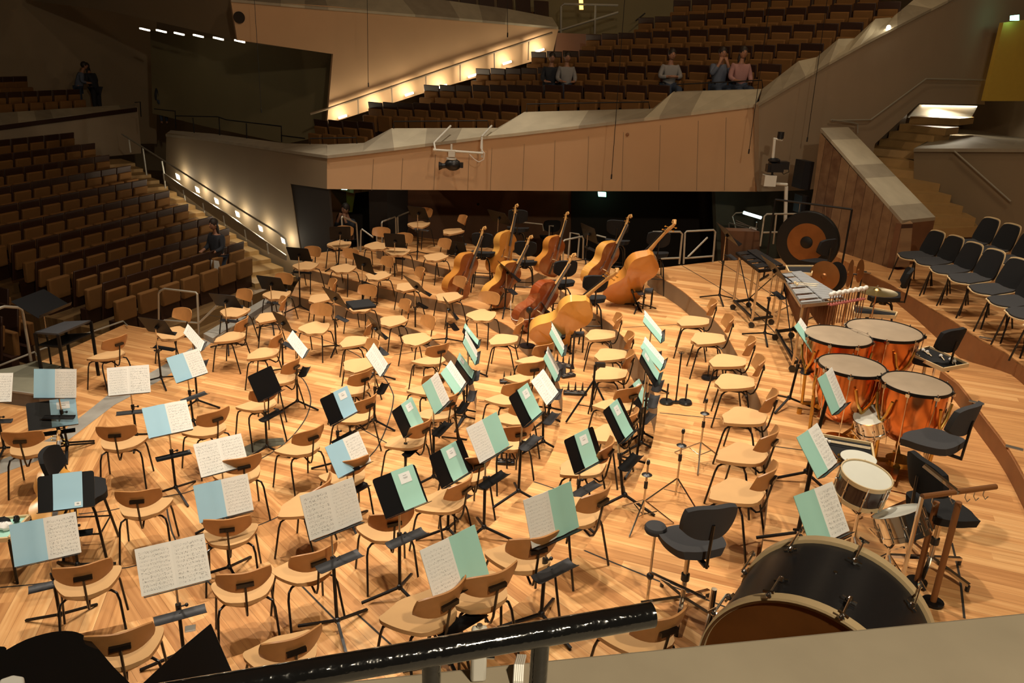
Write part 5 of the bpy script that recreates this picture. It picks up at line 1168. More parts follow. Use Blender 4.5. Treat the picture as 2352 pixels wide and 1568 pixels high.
# cymbals
def disc(label, px, py, z, r, n, mt='bronze', zb=1.07, stand=True, name='cymbal', flat=False):
    c = at(px, py, z); nv = Vector(n).normalized(); a = nv.orthogonal().normalized(); b = nv.cross(a)
    Mc = Matrix(((a.x, b.x, nv.x, c.x), (a.y, b.y, nv.y, c.y), (a.z, b.z, nv.z, c.z), (0, 0, 0, 1)))
    t = thing(name, label, 'cymbal', (c.x, c.y, zb)); MB().lathe([(0, .035), (r * .12, .033), (r * .2, .015), (r * .6, .006), (r, -.006), (r, -.009), (r * .6, .003), (r * .2, .011), (0, .03)], 44, Mc).build('plate', mt, t, world=True)
    if stand:
        m = MB().tube([(c.x, c.y, c.z + .07), (c.x, c.y, zb + .2)], .009, 8)
        for j in range(3): m.tube([(c.x, c.y, zb + .35), (c.x + .27 * math.cos(2.1 * j), c.y + .27 * math.sin(2.1 * j), zb + .01)], .008, 6)
        m.build('stand', 'pole', t, world=True)
    else:
        m = MB().tube([c - nv * .02, c - nv * .1], .012, 6); m.tube([c - nv * .05, (c.x - nv.x * .05, c.y - nv.y * .05, zb + .02)], .01, 6); m.build('strap', 'black_metal', t, world=True)
    return t
disc('golden cymbal lying flat on its stand right of the mallet rack', 2014, 668, 2.0, .235, (0, 0, 1))
disc('brown crash cymbal, left plate of the pair behind the vibraphone', 1893, 634, 1.75, .21, (-.62, -.72, .05), 'gongc', stand=False); disc('black crash cymbal, right plate of the pair behind the vibraphone', 1920, 634, 1.75, .2, (-.8, -.3, .05), 'gongd', stand=False)
disc('bronze crash cymbal standing edge on, left of the grey box', 1951, 628, 1.72, .2, (-.97, .2, .05), 'gongc', stand=False); disc('bronze crash cymbal standing edge on, right of the grey box', 1974, 622, 1.72, .17, (-.97, .1, .05), 'gongc', stand=False)
# posts and hooked bar right of the bass drum
for i, (a, b, ht) in enumerate([((2127,1060),(2082,1235),.95),((2150,1152),(2105,1338),.95),((2200,1152),(2142,1385),1.05)]):
    e = at(*b, 1.07); zt2 = vt(a[0], a[1], e.to_2d()); q2 = Vector((e.x, e.y, min(zt2, 2.3)))
    t = thing('post', ['light brown post behind the chrome snare drum', 'dark wooden post, middle one behind the bass drum', 'dark wooden post, rightmost one behind the bass drum'][i], 'post', e); MB().tube([e, q2], .021, 12).build('shaft', ['rattan', 'rattan', 'rattan'][i], t, world=True); MB().cyl((e.x, e.y, 1.07), .07, .02, 16).build('foot', 'black_metal', t, world=True)
e = at(2095, 1262, 1.07); a, b = at(2118, 1140, 2.05), at(2287, 1117, 2.05)
t = thing('hook_bar', 'dark horizontal bar with small hooks at the right', 'rack', e); MB().tube([a, b], .018, 10).build('bar', 'rattan', t, world=True)
m = MB()
for s in (.15, .4, .6, .72, .85): p = a.lerp(b, s); m.tube([p, p - Vector((0, 0, .05)), p + Vector((.02, 0, -.08)), p + Vector((.035, 0, -.06))], .003, 5)
m.build('hook', 'steel', t, world=True); m = MB().tube([a, (a.x, a.y, 1.15)], .014, 8)
for j in range(3): m.tube([(a.x, a.y, 1.25), (a.x + .3 * math.cos(2.1 * j), a.y + .3 * math.sin(2.1 * j), 1.08)], .011, 6)
m.build('stand', 'chrome', t, world=True)
MB().bar(at(2122, 1068, 2.15), at(2203, 1132, 2.05), .03, .02).build('arm', 'chrome', t, world=True)
# ================================================================ WIND INSTRUMENT PEGS AND STANDS
def pegs(label, px, py, lev, n, yaw, tall=None):
    c = at(px, py, lev + .03); t = thing('peg_stand', label, 'instrument stand', (c.x, c.y, lev), yaw, 'instrument pegs on the floor')
    MB().box((0, 0, .02), (.09 * n + .03, .1, .04)).build('base', 'black_plastic', t, bevel=.012)
    for j in range(n):
        x = (j - (n - 1) / 2) * .09; MB().lathe([(0, .04), (.03, .04), (.03, .048), (.014, .055), (.012, .1), (.003, .17), (0, .17)], 14).build('peg', 'black_plastic', t).location = (x, 0, 0)
        MB().lathe([(.022, .049), (.035, .049), (.035, .043), (.022, .043), (.022, .049)], 18).build('ring', 'steel', t).location = (x, 0, 0)
    return t
pegs('three black pegs on one base in front of the wind chairs', 1321, 900, .42, 3, 0); pegs('two black pegs beside the clarinet foot', 1304, 860, .42, 2, .5); t = pegs('three black pegs in a slanting row behind the others', 1293, 836, .42, 3, -.5)
pegs('two black pegs on the floor left of the curved step', 1165, 874, .21, 2, .1); pegs('two black pegs under a chair behind the mint score', 1161, 1058, .21, 2, 0); pegs('two black pegs with white rings under the near wind chairs', 1100, 1112, .21, 2, -.3)
c = at(1314, 846, .46); tp = at(1317, 760, 1.0); t = thing('clarinet', 'black clarinet with silver keys standing upright on a peg', 'clarinet', (c.x, c.y, .46)); e = Vector((c.x, c.y, vt(1317, 760, c.to_2d())))
MB().tube([c, c + (e - c) * .12, c + (e - c) * .9, e], [.035, .016, .013, .009], 10).build('body', 'ebony', t, world=True); m = MB()
for j in range(14): p = c.lerp(e, .15 + .05 * j); m.cyl(p + Vector((.012, -.014, 0)), .007, .006, 8)
m.build('keys', 'chrome', t, world=True)
for i, (b, tp_) in enumerate([((1604,1062),(1620,920)),((1550,1148),(1568,990)),((1474,1200),(1492,1062))]):
    e = at(*b, .79); zt3 = vt(tp_[0], tp_[1], e.to_2d()); t = thing('horn_stand', ['chrome trombone stand farthest from the camera', 'chrome trombone stand in the middle of the three', 'chrome trombone stand nearest the round stool'][i], 'instrument stand', e, 0, 'chrome instrument stands')
    h_ = zt3 - .79; MB().tube([(0, 0, .05), (0, 0, h_)], .009, 8).build('rod', 'pole', t); MB().sphere((0, 0, h_), .017, 8, (1, 1, 1.6)).build('tip', 'black_plastic', t)
    MB().lathe([(0, h_ * .8 + .018), (.03, h_ * .8 + .01), (.045, h_ * .8), (.03, h_ * .8 - .01), (0, h_ * .8 - .018)], 16).build('cone', 'black_plastic', t); MB().cyl((0, 0, h_ * .58), .016, .06, 10).build('clamp', 'black_plastic', t)
    for j in range(3):
        a = 2 * PI * j / 3 + i * .9 + .3; MB().tube([(0, 0, .22), (.27 * math.cos(a), .27 * math.sin(a), .008)], .008, 6).tube([(0, 0, .08), (.13 * math.cos(a), .13 * math.sin(a), .12)], .005, 5).build('leg', 'chrome' if i else 'pole', t)
def duo(label, px, py, yaw, tall):
    c = at(px, py, .8); t = thing('double_peg_stand', label, 'instrument stand', (c.x, c.y, .79), yaw, 'flute and oboe stands')
    for s in (-1, 1): MB().lathe([(0, 0), (.075, 0), (.08, .015), (.07, .035), (0, .037)], 22).build('base', 'black_plastic', t).location = (s * .11, 0, 0); MB().tube([(s * .11, 0, .03), (s * .11, 0, .24)], .01, 8).build('peg', 'black_plastic', t)
    MB().box((0, 0, .015), (.2, .05, .02)).build('bridge', 'black_plastic', t); MB().tube([(0, 0, .02), (0, 0, tall)], .009, 8).build('rod', 'black_metal', t)
    m = MB(); m.tube([(.03 * math.cos(q_), .03 * math.sin(q_), tall) for q_ in [i * .6 for i in range(11)]], .003, 5); m.build('hook_ring', 'black_metal', t)
duo('black double peg stand with a tall hooked rod on the brass platform', 1552, 924, .05, .62); duo('black double peg stand half under the third chair from the back', 1645, 868, .1, .3)
# tall black speaker-style tripod among the wind chairs
e = at(1357, 962, .42); t = thing('tripod_stand', 'tall black tripod stand between the wind chairs', 'tripod', e)
zt4 = vt(1363, 838, e.to_2d()) - .42; MB().tube([(0, 0, .1), (0, 0, zt4)], .013, 8).build('pole', 'black_metal', t)
for j in range(3):
    a = 2 * PI * j / 3 + 3.6; MB().tube([(0, 0, .5), (.34 * math.cos(a), .34 * math.sin(a), .015)], .012, 8).tube([(0, 0, .16), (.2 * math.cos(a), .2 * math.sin(a), .22)], .006, 6).build('leg', 'black_metal', t)
MB().box((.06, .02, zt4), (.12, .05, .05)).build('clamp_head', 'black_plastic', t)
# ================================================================ RAILINGS
def railing(label, paths, A, B, r=.017, m='rail', name='railing', grp='handrails', off=0.):
    P = [[on(x, y, A, B, off) if len(p) else None for (x, y) in p] for p in paths]
    t = thing(name, label, 'railing', P[0][0], 0, grp)
    for i, p in enumerate(P): MB().tube(p, r, 8).build('rail_tube' if i == 0 else 'rail_bar', m, t, world=True)
    return t
def ab(p, q, z, z2=None):
    a, b = at(*p, z), at(*q, z if z2 is None else z2); return (a.x, a.y), (b.x, b.y)
A, B = ab((789, 592), (822, 574), .42); railing('thin steel railing in front of the man at the stage door', [[(790,590),(784.7,500),(786,497),(818,512),(819,516),(823,573)]], A, B)
A, B = ab((828, 578), (868, 584), .42); railing('bent steel railing at the back left edge, left of the rear desks', [[(828,577),(829,530),(831,526),(857,545),(858,533),(860,531),(865,534),(866,583)]], A, B)
A, B = ab((877, 575), (912, 560), .5); railing('steel railing right of the bent one, rising to the right', [[(878,570),(876.6,512),(878,509),(907,498),(909,500),(910,558)]], A, B)
A, B = ab((914, 560), (945, 545), .5); railing('steel railing behind the rearmost music desk at left', [[(915,556),(913.3,498),(915,496),(938.6,486.5)]], A, B)
A, B = ab((1293, 604), (1340, 596), .79); railing('square topped steel railing between two basses', [[(1293,600),(1294,554),(1297,551),(1337,543),(1340,549),(1339,595)],[(1293,580),(1262,572)]], A, B)
A, B = ab((1304, 596), (1332, 590), .79); railing('narrow steel railing behind the square topped one', [[(1305,592),(1310,534),(1329,538),(1331,541),(1327,590)]], A, B)
railing('low steel railing behind the black back row stool', [[(1198,510),(1246,515),(1248.5,530)],[(1261,545),(1262,518),(1272,519)]], (-1.0, 17.2), (1.5, 17.0)); railing('steel railing tip beside the sixth bass', [[(1370,540),(1392,545.5)]], (1.0, 16.2), (2.4, 15.6))
A, B = ab((1495, 615), (1562, 608), 1.07); railing('steel railing frame with mid bar at the rear edge, left one', [[(1496,610),(1496,536),(1500,532.5),(1562,532),(1567,537),(1560,606)],[(1498,595),(1562,592)]], A, B)
A, B = ab((1570, 607), (1638, 602), 1.07); railing('steel railing frame with mid bar at the rear edge, right one', [[(1570,605.6),(1573.5,535),(1577,531),(1639,528),(1643,532),(1637,602)],[(1572,593),(1638,588)],[(1580,590),(1625,545)]], A, B)
A, B = ab((1746, 566), (1850, 560), 1.3); railing('pale railing left of the gong in front of the concrete wall', [[(1746,565),(1755.4,497),(1761,491.5),(1807,491),(1847,491)],[(1752,534),(1785,533)],[(1776,560),(1783,493)]], A, B)
A, B = ab((456, 770), (365, 752), 0.); railing('steel railing at the stage edge behind the tilted desks', [[(365,750),(364.5,674),(368,668),(378,663),(450,671.6),(453,675),(457,768)],[(378,735),(457,742)],[(457,742),(500,700)]], A, B)
A, B = ab((71, 829), (10, 850), 0.); railing('grey tubular handrail at the far left edge of the stage', [[(-20,720),(0,707),(10,704),(42.6,706),(50,712),(53,722),(71.5,829)]], A, B, r=.02)
t = thing('edge_rail', 'flat light metal rail along the left stage edge', 'railing', at(150, 790, .06))
for p in ([(-30,850),(0,839),(80,808),(85,816)], [(90,816),(84,806),(283,737),(292,747)]): MB().tube([at(x, y, .06) for x, y in p], .014, 6).build('rail_bar', 'rail', t, world=True)
A, B = ab((590, 700), (620, 665), 0., 0.); railing('grey rail triangle left of the curb at the foot of the aisle', [[(500,775),(615,690)],[(578,690),(582,735)]], A, B, r=.012)
# stalls stair: sloping plate, handrail, posts and lamps
stl = thing('stair_railing', 'sloping pale railing with flat plate beside the lit stalls stairs', 'railing', on(520, 520, PL, PB, -.32))
def S_(x, y, o=.3): return on(x, y, PL, PB, nsg * o)
nsg = 1 if (V2(PB[1] - PL[1], -(PB[0] - PL[0])).dot(V2(0, 0) - V2(*PL)) > 0) else -1
MB().tube([S_(280,308), S_(380,371), S_(440,409), S_(560,486), S_(640,535), S_(655,548), S_(660,566)], .022, 8).build('handrail', 'rail', stl, world=True)
MB().sheet([S_(374,396), S_(420,428), S_(520,490), S_(656,586), S_(656,598), S_(600,570), S_(470,482), S_(374,411)], .03).build('stringer_plate', 'rail', stl, world=True)
for a, b in [((376,398),(380,432)),((421,436),(425,460)),((466,466),(470,489)),((513,495),(517,519)),((562,527),(566,551)),((614,559),(617,583)),((372,370),(377,398)),((328,338),(337,402)),((296,318),(300,350))]: MB().tube([S_(*a), S_(*b)], .02, 6).build('post', 'white_metal', stl, world=True)

for i, (x, y) in enumerate([(408,406),(453,436),(497,462),(545,492),(598,525),(650,553)]):
    p = on(x, y, PL, PB, nsg * .02); t = thing('wall_lamp', 'glowing recessed lamp on the stalls stair wall, %s from the bottom' % ORD[6 - i], 'lamp', p, 0, 'stair wall lamps')
    q = [on(x + dx, y + dy, PL, PB, nsg * .012) for dx, dy in ((-5, -8), (3, -3), (5, 7), (-2, 4))]
    MB().sheet(q, .004).build('lens', 'stairlamp', t, world=True)
    lp = on(x, y, PL, PB, nsg * .22); lamp('stair_lamp_light', 'POINT', (lp.x, lp.y, lp.z), 9, (1, .88, .66), shadow_soft_size=.04)
# lamps along the stair under the large plain front
ral = railing('thin dark handrail on the large plain balcony front', [[(712,262),(752,250),(1000,165),(1268,75)]], G1, G2, r=.03, m='riser', off=.12)
for i, (a, b) in enumerate([((822,223),(823,262)),((899,196),(901,238)),((978,171),(979,212)),((1057,146),(1057,186)),((1135,119),(1136,160)),((1215,95),(1213,138))]): MB().tube([on(*a, G1, G2, .12), on(*b, G1, G2, .12)], .02, 6).build('rail_post', 'riser', ral, world=True)
for i, (x, y) in enumerate([(787,266),(866,240),(940,214),(1017,196),(1085,172),(1165,142),(1240,114)]):
    p = on(x, y, G1, G2, .3); t = thing('stair_lamp', 'hidden lamp glowing at the foot of the plain front, %s from the left' % ORD[i + 1], 'lamp', on(x, y + 3, G1, G2, .12), 0, 'lamps along the balcony stair')
    a, b = on(x - 9, y + 5, G1, G2, .1), on(x + 9, y - 1, G1, G2, .1); MB().bar(a, b, .05, .05).build('lens', 'warmled', t, world=True)
    lamp('balcony_lamp_light', 'POINT', (p.x, p.y, p.z + .05), 14, (1, .86, .6), shadow_soft_size=.08)
# slot lights in the soffit at upper left
for i, (x, y) in enumerate([(332,67),(370,71),(411,77),(455,82),(501,88),(550,94)]):
    a, b = on(x - 10, y - 2, g0, g1, 0.15), on(x + 11, y + 3, g0, g1, 0.15); t = thing('slot_light', 'bright slot light under the upper left balcony, %s from the left' % ORD[i + 1], 'lamp', (a + b) / 2, 0, 'slot lights'); MB().bar(a, b, .05, .04).build('lens', 'warmled', t, world=True)
for i, (x, y) in enumerate([(372,130),(450,140),(535,150)]):
    p = on(x, 95, (-6.8, 24.5), (-15, 29), .5 if True else 0); lamp('olive_wall_spot', 'SPOT', (p.x, p.y, p.z), 45, (1, .85, .4), tgt=on(x, 230, (-6.8, 24.5), (-15, 29)), spot_size=math.radians(45), spot_blend=.8, shadow_soft_size=.05)
railing('dark thin railing on the upper left ledge', [[(310,235),(322,234),(324,268)],[(355,250),(402,255),(404,295)],[(403,266),(500,268),(520,275),(646,290),(647,326)],[(443,270),(446,305)],[(503,268),(505,312)],[(566,283),(567,320)],[(646,311),(700,318)]], (-4.2, 17.6), (-11.9, 24.9), r=.014, m='black_metal', name='dark_railing')
for j, pth in enumerate([[(905,293),(905,279),(1120,277),(1122,293)],[(1210,256),(1210,239),(1490,234),(1492,250)],[(1552,211),(1553,194),(1750,184),(1752,204)],[(712,331),(712,318),(818,316),(820,330)]]):
    railing('dark guard rail on the stone coping, %s' % ['below the long first rows', 'right of the camera bracket', 'at the top right corner', 'at the left end'][j], [pth], PC, PD, r=.012, m='black_metal', name='dark_railing', off=-.68)
railing('wall handrail climbing beside the right stairs', [[(1913,277),(2000,275),(2127,181),(2262,184)],[(1910,275),(1960,282),(1970,285),(1970,305)]], PG, PE, r=.018, off=.12); railing('short dark handrail beside the top rows', [[(1460,48),(1482,30)]], (2.6, 27), (12, 27), r=.02, m='black_metal')
railing('grey handrail on the wall right of the staircase', [[(2192,347),(2322,463)]], (b8.x - .3, b8.y + .6), (a8.x + 1.0, a8.y - 1.4), r=.018, off=.08); railing('tall pale railing at the end of the plain balcony front', [[(1288,115),(1289,15),(1295,9),(1420,12)],[(1268,75),(1420,28)],[(1366,78),(1368,12)]], (1.4, 26.2), (5, 26.2), r=.035, name='railing')
# ================================================================ SIGNS AND FITTINGS
def sign(label, px, A, B, off=.05, m='exit', mark=True):
    q = [on(x, y, A, B, off) for x, y in px]; t = thing('exit_sign', label, 'exit sign', sum(q, Vector()) / 4, 0, 'exit signs'); MB().sheet(q, .05).build('panel', m, t, world=True)
    if mark:
        c = sum(px[k][0] for k in range(4)) / 4, sum(px[k][1] for k in range(4)) / 4; w_ = abs(px[1][0] - px[0][0]) / 2
        MB().sheet([on(c[0] + a * w_ * .55, c[1] + b * w_ * .35, A, B, off + .01) for a, b in ((-1, -1), (.1, -1), (.1, 1), (-1, 1))], .003).build('pictogram', 'exitw', t, world=True)
sign('small green exit sign over the dark stage door at left', [(783,430),(797,431),(797,436),(784,435)], RB, RC, 1.0); sign('green exit sign in the dark recess under the parapet', [(1374,441),(1392,442),(1392,452),(1375,451)], RB, RC, .5)
sign('green exit sign above the yellow door at upper right', [(2324,36),(2341,34),(2341,47),(2323,47)], (8.0, 19.3), (12.5, 20.3), .3); sign('small amber sign at the top of the photo', [(1330,0),(1339,0),(1340,22),(1331,22)], (1.4, 26.2), (5, 26.2), 0, 'amber', False)
t = thing('light_tube', 'bright white stand light tube beside the gong', 'lamp', at(1727, 494, 2.3)); a, b = on(1708, 488, (4.6, 16.6), (6.5, 16.9)), on(1748, 500, (4.6, 16.6), (6.5, 16.9)); MB().tube([a, b], .03, 10).build('tube', 'tube', t, world=True); MB().tube([a, on(1690, 489, (4.6, 16.6), (6.5, 16.9)), on(1682, 497, (4.6, 16.6), (6.5, 16.9)), on(1700, 560, (4.6, 16.6), (6.5, 16.9))], .012, 6).build('arm', 'rail', t, world=True)
t = thing('instrument_frame', 'metal frame with clamps and white cloth behind the keyboards', 'rack', at(1700, 560, 1.3)); A, B = (4.4, 16.2), (6.2, 16.4)
m = MB()
for p in ([(1674,513),(1676,560)],[(1675,512),(1738,530)],[(1690,506),(1725,522)],[(1738,510),(1733,562)],[(1700,548),(1725,520)],[(1690,512),(1740,525)]): m.tube([on(x, y, A, B) for x, y in p], .014, 6)
m.build('frame', 'steel', t, world=True); MB().sheet([on(x, y, A, B, .03) for x, y in [(1726,523),(1738,526),(1734,550),(1728,545)]], .01).build('cloth', 'white', t, world=True)
t = thing('wall_hole', 'round black opening high on the plain balcony front', 'opening', on(549, 40, G1, G2)); p = on(549, 40, G1, G2, .03); u_ = (V2(*G2) - V2(*G1)).normalized(); R_ = on(562, 40, G1, G2, .03) - p
MB().lathe([(0, 0), (abs(R_.length) * 1.0, 0), (abs(R_.length), .03), (0, .03)], 28, Matrix(((u_.x, 0, u_.y, p.x), (u_.y, 0, -u_.x, p.y), (0, 1, 0, p.z), (0, 0, 0, 1)))).build('opening', 'void', t, world=True)
t = thing('small_wall_vent', 'small round dark vent on the brown recess wall', 'vent', on(1098, 469, RB, RC, .2)); p = on(1098, 469, RB, RC, .2); MB().sphere(p, .035, 10, (1, .4, 1)).build('vent', 'void', t, world=True)
t = thing('parapet_knob', 'small brown knob on the orange parapet', 'knob', on(1441, 309, PC, PD, .03)); MB().sphere(on(1441, 309, PC, PD, .03), .035, 8, (1, .5, 1)).build('knob', 'riserw', t, world=True)
t = thing('wall_downlight', 'tiny bright lamp on the sloping stone coping at right', 'lamp', on(2040, 64, PG, PE, .1)); MB().sphere(on(2041, 63, PG, PE, .0), .05, 8).build('lens', 'stairlamp', t, world=True); p = on(2036, 62, PG, PE, .1); lamp('coping_light', 'POINT', (p.x, p.y, p.z + .15), 3, (1, .9, .7), shadow_soft_size=.03)
for i, (a, b, dpt) in enumerate([((1416,252),(1405,400),(2.5, 15.5)),((1741,200),(1721,342),(4.9, 15.8)),((1882,125),(1855,315),(6.2, 16.5)),((590,90),(600,250),(-7, 19)),((1512,-30),(1166,75),(0, 18)),((843,-20),(846,190),(-4, 19))]):
    if i == 4: a = (1165, -30)
    A, B = dpt, (dpt[0] + 1, dpt[1]); p0, p1 = on(a[0] + (a[0] - b[0]) * 3, a[1] + (a[1] - b[1]) * 3, A, B), on(*b, A, B)
    t = thing('hanging_microphone', 'thin microphone cable hanging %s' % ['before the middle of the orange parapet', 'at the right corner of the orange parapet', 'before the grey right wall', 'in front of the upper left recess', 'before the plain balcony front, right one', 'before the plain balcony front, left one'][i], 'microphone', p1, 0, 'hanging microphones')
    MB().tube([p1, p0], .006, 5).build('cable', 'black_plastic', t, world=True); MB().tube([p1 - Vector((0, 0, .09)), p1], .014, 8).build('capsule', 'black_plastic', t, world=True)
# loudspeakers at right
t = thing('loudspeaker', 'tall black loudspeaker hung left of the boarded wall, upper', 'speaker', on(1855, 400, (6.0, 16.2), (7, 16.4))); q = [on(x, y, (6.0, 16.2), (7, 16.4)) for x, y in [(1849,370),(1871,372),(1860,438),(1838,434)]]; MB().sheet(q, .35).build('cabinet', 'speaker', t, world=True)
t = thing('loudspeaker', 'tall black loudspeaker standing left of the boarded wall, lower', 'speaker', on(1850, 470, (6.0, 16.2), (7, 16.4))); q = [on(x, y, (6.0, 16.2), (7, 16.4)) for x, y in [(1843,450),(1860,451),(1850,492),(1838,490)]]; MB().sheet(q, .3).build('cabinet', 'speaker', t, world=True)
# remote camera on the bracket over the parapet
t = thing('bracket_camera', 'black remote camera under a white tubular bracket on the parapet', 'camera', on(1035, 378, PC, PD, .55)); O_ = .55
def pb(x, y, o=O_): return on(x, y, PC, PD, o)
m = MB(); m.tube([pb(1035,289,-.3), pb(997,328,.4)], .02, 8).tube([pb(997,328,.4), pb(1000,345), pb(1001,346)], .018, 8).tube([pb(995,344), pb(1110,352)], .024, 8).tube([pb(1129,289,-.3), pb(1106,314,.4)], .02, 8).tube([pb(1107,315,.4), pb(1107,362)], .018, 8); m.build('bracket', 'white_metal', t, world=True)
MB().tube([pb(1105,322), pb(1104,340), pb(1113,352), pb(1111,366), pb(1100,372), pb(1090,366), pb(1078,354)], .009, 6).build('cable', 'white', t, world=True)
m = MB().tube([pb(1037,331), pb(1037,350)], .02, 8); m.box(pb(1038, 352), (.13, .13, .12)); m.cyl(pb(1037, 366), .1, .03, 20); m.build('mount', 'white_metal', t, world=True)
m = MB().sphere(pb(1040, 378), .15, 14, (1.1, .8, .8)); m.tube([pb(1028,380), pb(1015,381)], [.05, .05], 12).tube([pb(1016,381), pb(1008,381)], [.055, .085], 12).box(pb(1058, 379), (.1, .1, .1)); m.build('camera_head', 'black_plastic', t, world=True)
# robot cameras at the right corner
A, B = (5.4, 15.4), (6.4, 15.5)
def pr(x, y, o=0): return on(x, y, A, B, o)
t = thing('camera_column', 'pale column carrying two black remote cameras at the right wall', 'camera', pr(1800, 500)); m = MB().tube([pr(1802,562), pr(1806,428)], .035, 8).tube([pr(1808,424), pr(1758,420)], .03, 8).box(pr(1766, 414), (.22, .2, .2)).tube([pr(1774,375), pr(1779,320)], .028, 8).tube([pr(1776,318), pr(1797,322)], .02, 6); m.build('column', 'white_metal', t, world=True)
m = MB().box(pr(1782, 384), (.24, .22, .16)).box(pr(1798, 379), (.18, .2, .14)).box(pr(1768, 386), (.12, .16, .14)).sphere(pr(1778, 368), .1, 10, (1.2, 1, .5)); m.tube([pr(1774,393), pr(1773,408)], .02, 6).tube([pr(1811,382), pr(1812,395), pr(1800,400), pr(1792,392)], .008, 5); m.build('camera_body', 'black_plastic', t, world=True)
MB().cyl(pr(1792, 318), .06, .12, 14).build('dome_camera', 'black_plastic', t, world=True)
# acrylic shield and its stand
g_ = at(1211, 795, .42); t = thing('acrylic_shield', 'clear rounded acrylic shield on a rod before the dark red bass', 'sound shield', g_); A, B = (g_.x, g_.y), (g_.x + 1, g_.y + .15)
pts = [(1173,690),(1173,725),(1177,733),(1185,736),(1215,733),(1241,727),(1243,700),(1240,673),(1232,674),(1185,680),(1176,684)]; MB().sheet([on(x, y, A, B) for x, y in pts], .006).build('panel', 'glass', t, world=True); MB().tube([on(x, y, A, B, .004) for x, y in pts[:6]], .004, 5).build('edge', 'white', t, world=True)
m = MB().tube([on(1218, 712, A, B, .04), (g_.x, g_.y, .44)], .012, 8).cyl((g_.x, g_.y, .42), .12, .015, 20); m.build('stand', 'black_metal', t, world=True); MB().sphere(on(1216, 712, A, B, .05), .05, 10, (1, .5, 1)).build('joint', 'black_plastic', t, world=True)
# little black accessory bench near the honey bass
for nm, px, lv in [('low black foot bench right of the honey bass', [(1283,748),(1312,752),(1308,760),(1278,756)], .42), ('small black bench before the honey bass showing its back', [(1310,762),(1341,760),(1341,768),(1312,772)], .42), ('dark footrest beside the bass that shows its back', [(1482,661),(1500,661),(1498,670),(1480,670)], .79)]:
    q = [at(x, y, lv + .28) for x, y in px]; c = sum(q, Vector()) / 4; t = thing('foot_bench', nm, 'bench', (c.x, c.y, lv), 0, 'foot benches'); MB().prism([p.to_2d() for p in q], lv + .25, lv + .28).build('top', 'tray', t, world=True)
    for p in q: MB().tube([p - Vector((0, 0, .02)), (p.x, p.y, lv)], .011, 6).build('leg', 'black_metal', t, world=True)
t = thing('seat_cushion', 'black square cushion on the chair before the second tilted desk row', 'cushion', at(829, 697, .52)); c = at(829, 699, .21 + .49); MB().box((c.x, c.y, c.z), (.38, .38, .05), Matrix.Rotation(.5, 3, 'Z')).build('pad', 'black_fab', t, world=True, bevel=.015)
# ================================================================ CONDUCTOR'S PLACE
top = [(58,836),(84,828),(166,846),(172,858),(88,905),(0,893),(-60,885),(-60,860),(0,848)]; zt5 = .2
q = [at(x, y, zt5).to_2d() for x, y in top]; t = thing('podium', 'grey green carpeted conductor podium at left', 'podium', (q[0].x, q[0].y, 0)); MB().prism(q, 0, zt5 - .01).build('base', 'podium_side', t, world=True, smooth=0); MB().prism(q, zt5 - .01, zt5).build('carpet', 'podium', t, world=True, smooth=0)
m = MB()
for i in range(3, 6): m.bar((q[i].x, q[i].y, zt5 - .01), (q[(i + 1)].x, q[(i + 1)].y, zt5 - .01), .02, .025)
m.build('metal_edge', 'metal_strip', t, world=True)
zt6 = .82; tb = [at(x, y, zt6) for x, y in [(80,762),(148,738),(208,735),(133,766)]]; c = sum(tb, Vector()) / 4; t = thing('conductor_table', 'black two level table at the stage edge beside the podium', 'table', (c.x, c.y, 0)); MB().prism([p.to_2d() for p in tb], zt6 - .025, zt6).build('table_top', 'tray', t, world=True)
MB().prism([p.to_2d() for p in tb], zt6 - .2, zt6 - .18).build('lower_shelf', 'black_metal', t, world=True)
for p in tb: MB().bar((p.x, p.y, zt6 - .02), (p.x, p.y, 0), .04, .02, up=Vector((0, 1, 0))).build('leg', 'black_metal', t, world=True)
c = at(105, 712, 1.0); u2 = (at(150, 703, 1.) - at(100, 724, 1.)).to_2d().normalized(); n2 = V2(-u2.y, u2.x)
t, D = make_stand('tilted grey conductor desk over the black table at left', at(126, 715, .98), u2, n2, math.radians(28), 0., wd=.62, ht=.42, shelf=False, cat='music stand'); t.children[0].data.materials[0] = M['tray']
# left edge: partly visible score, tray of rosin cloths
uu = V2(.97, .2).normalized(); t, D = make_stand('stand with white page cut by the left edge', at(-22, 925, .7), uu, V2(-uu.y, uu.x), math.radians(58), 0., wd=.4); make_score(D, [('W', -.21, 0), ('W', 0, .21)], 'white open music at the far left edge, mostly cut off')
q = [at(x, y, .45) for x, y in [(-40,1196),(68,1186),(20,1238),(-60,1245)]]; c = sum(q, Vector()) / 4; t = thing('accessory_table', 'pale rimmed tray table at the left edge behind the blue score', 'table', (c.x, c.y, 0)); MB().prism([p.to_2d() for p in q], .43, .45).build('table_top', 'green', t, world=True)
m = MB(); [m.bar(q[i], q[(i + 1) % 4], .02, .04) for i in range(4)]; m.build('rim', 'lightwood', t, world=True)
for p in q: MB().tube([p, (p.x, p.y, 0)], .012, 6).build('leg', 'black_metal', t, world=True)
for nm, (x, y), mt, sc3 in [('crumpled cream cloth on the rimmed tray', (12,1208), 'white', (1.3, 1, .7)), ('crumpled black cloth on the rimmed tray', (8,1196), 'black_fab', (1.2, .8, .7)), ('small black box on the rimmed tray', (38,1192), 'black_plastic', (.5, .5, .7))]:
    p = at(x, y, .48); t = thing('cloth', nm, 'cloth', p); mm_ = MB().sphere(p, .05, 14, sc3); mm_.v = [(a + random.uniform(-.006, .006), b + random.uniform(-.006, .006), max(c_ + random.uniform(-.005, .005), .452)) for a, b, c_ in mm_.v]; mm_.build('fold', mt, t, world=True)
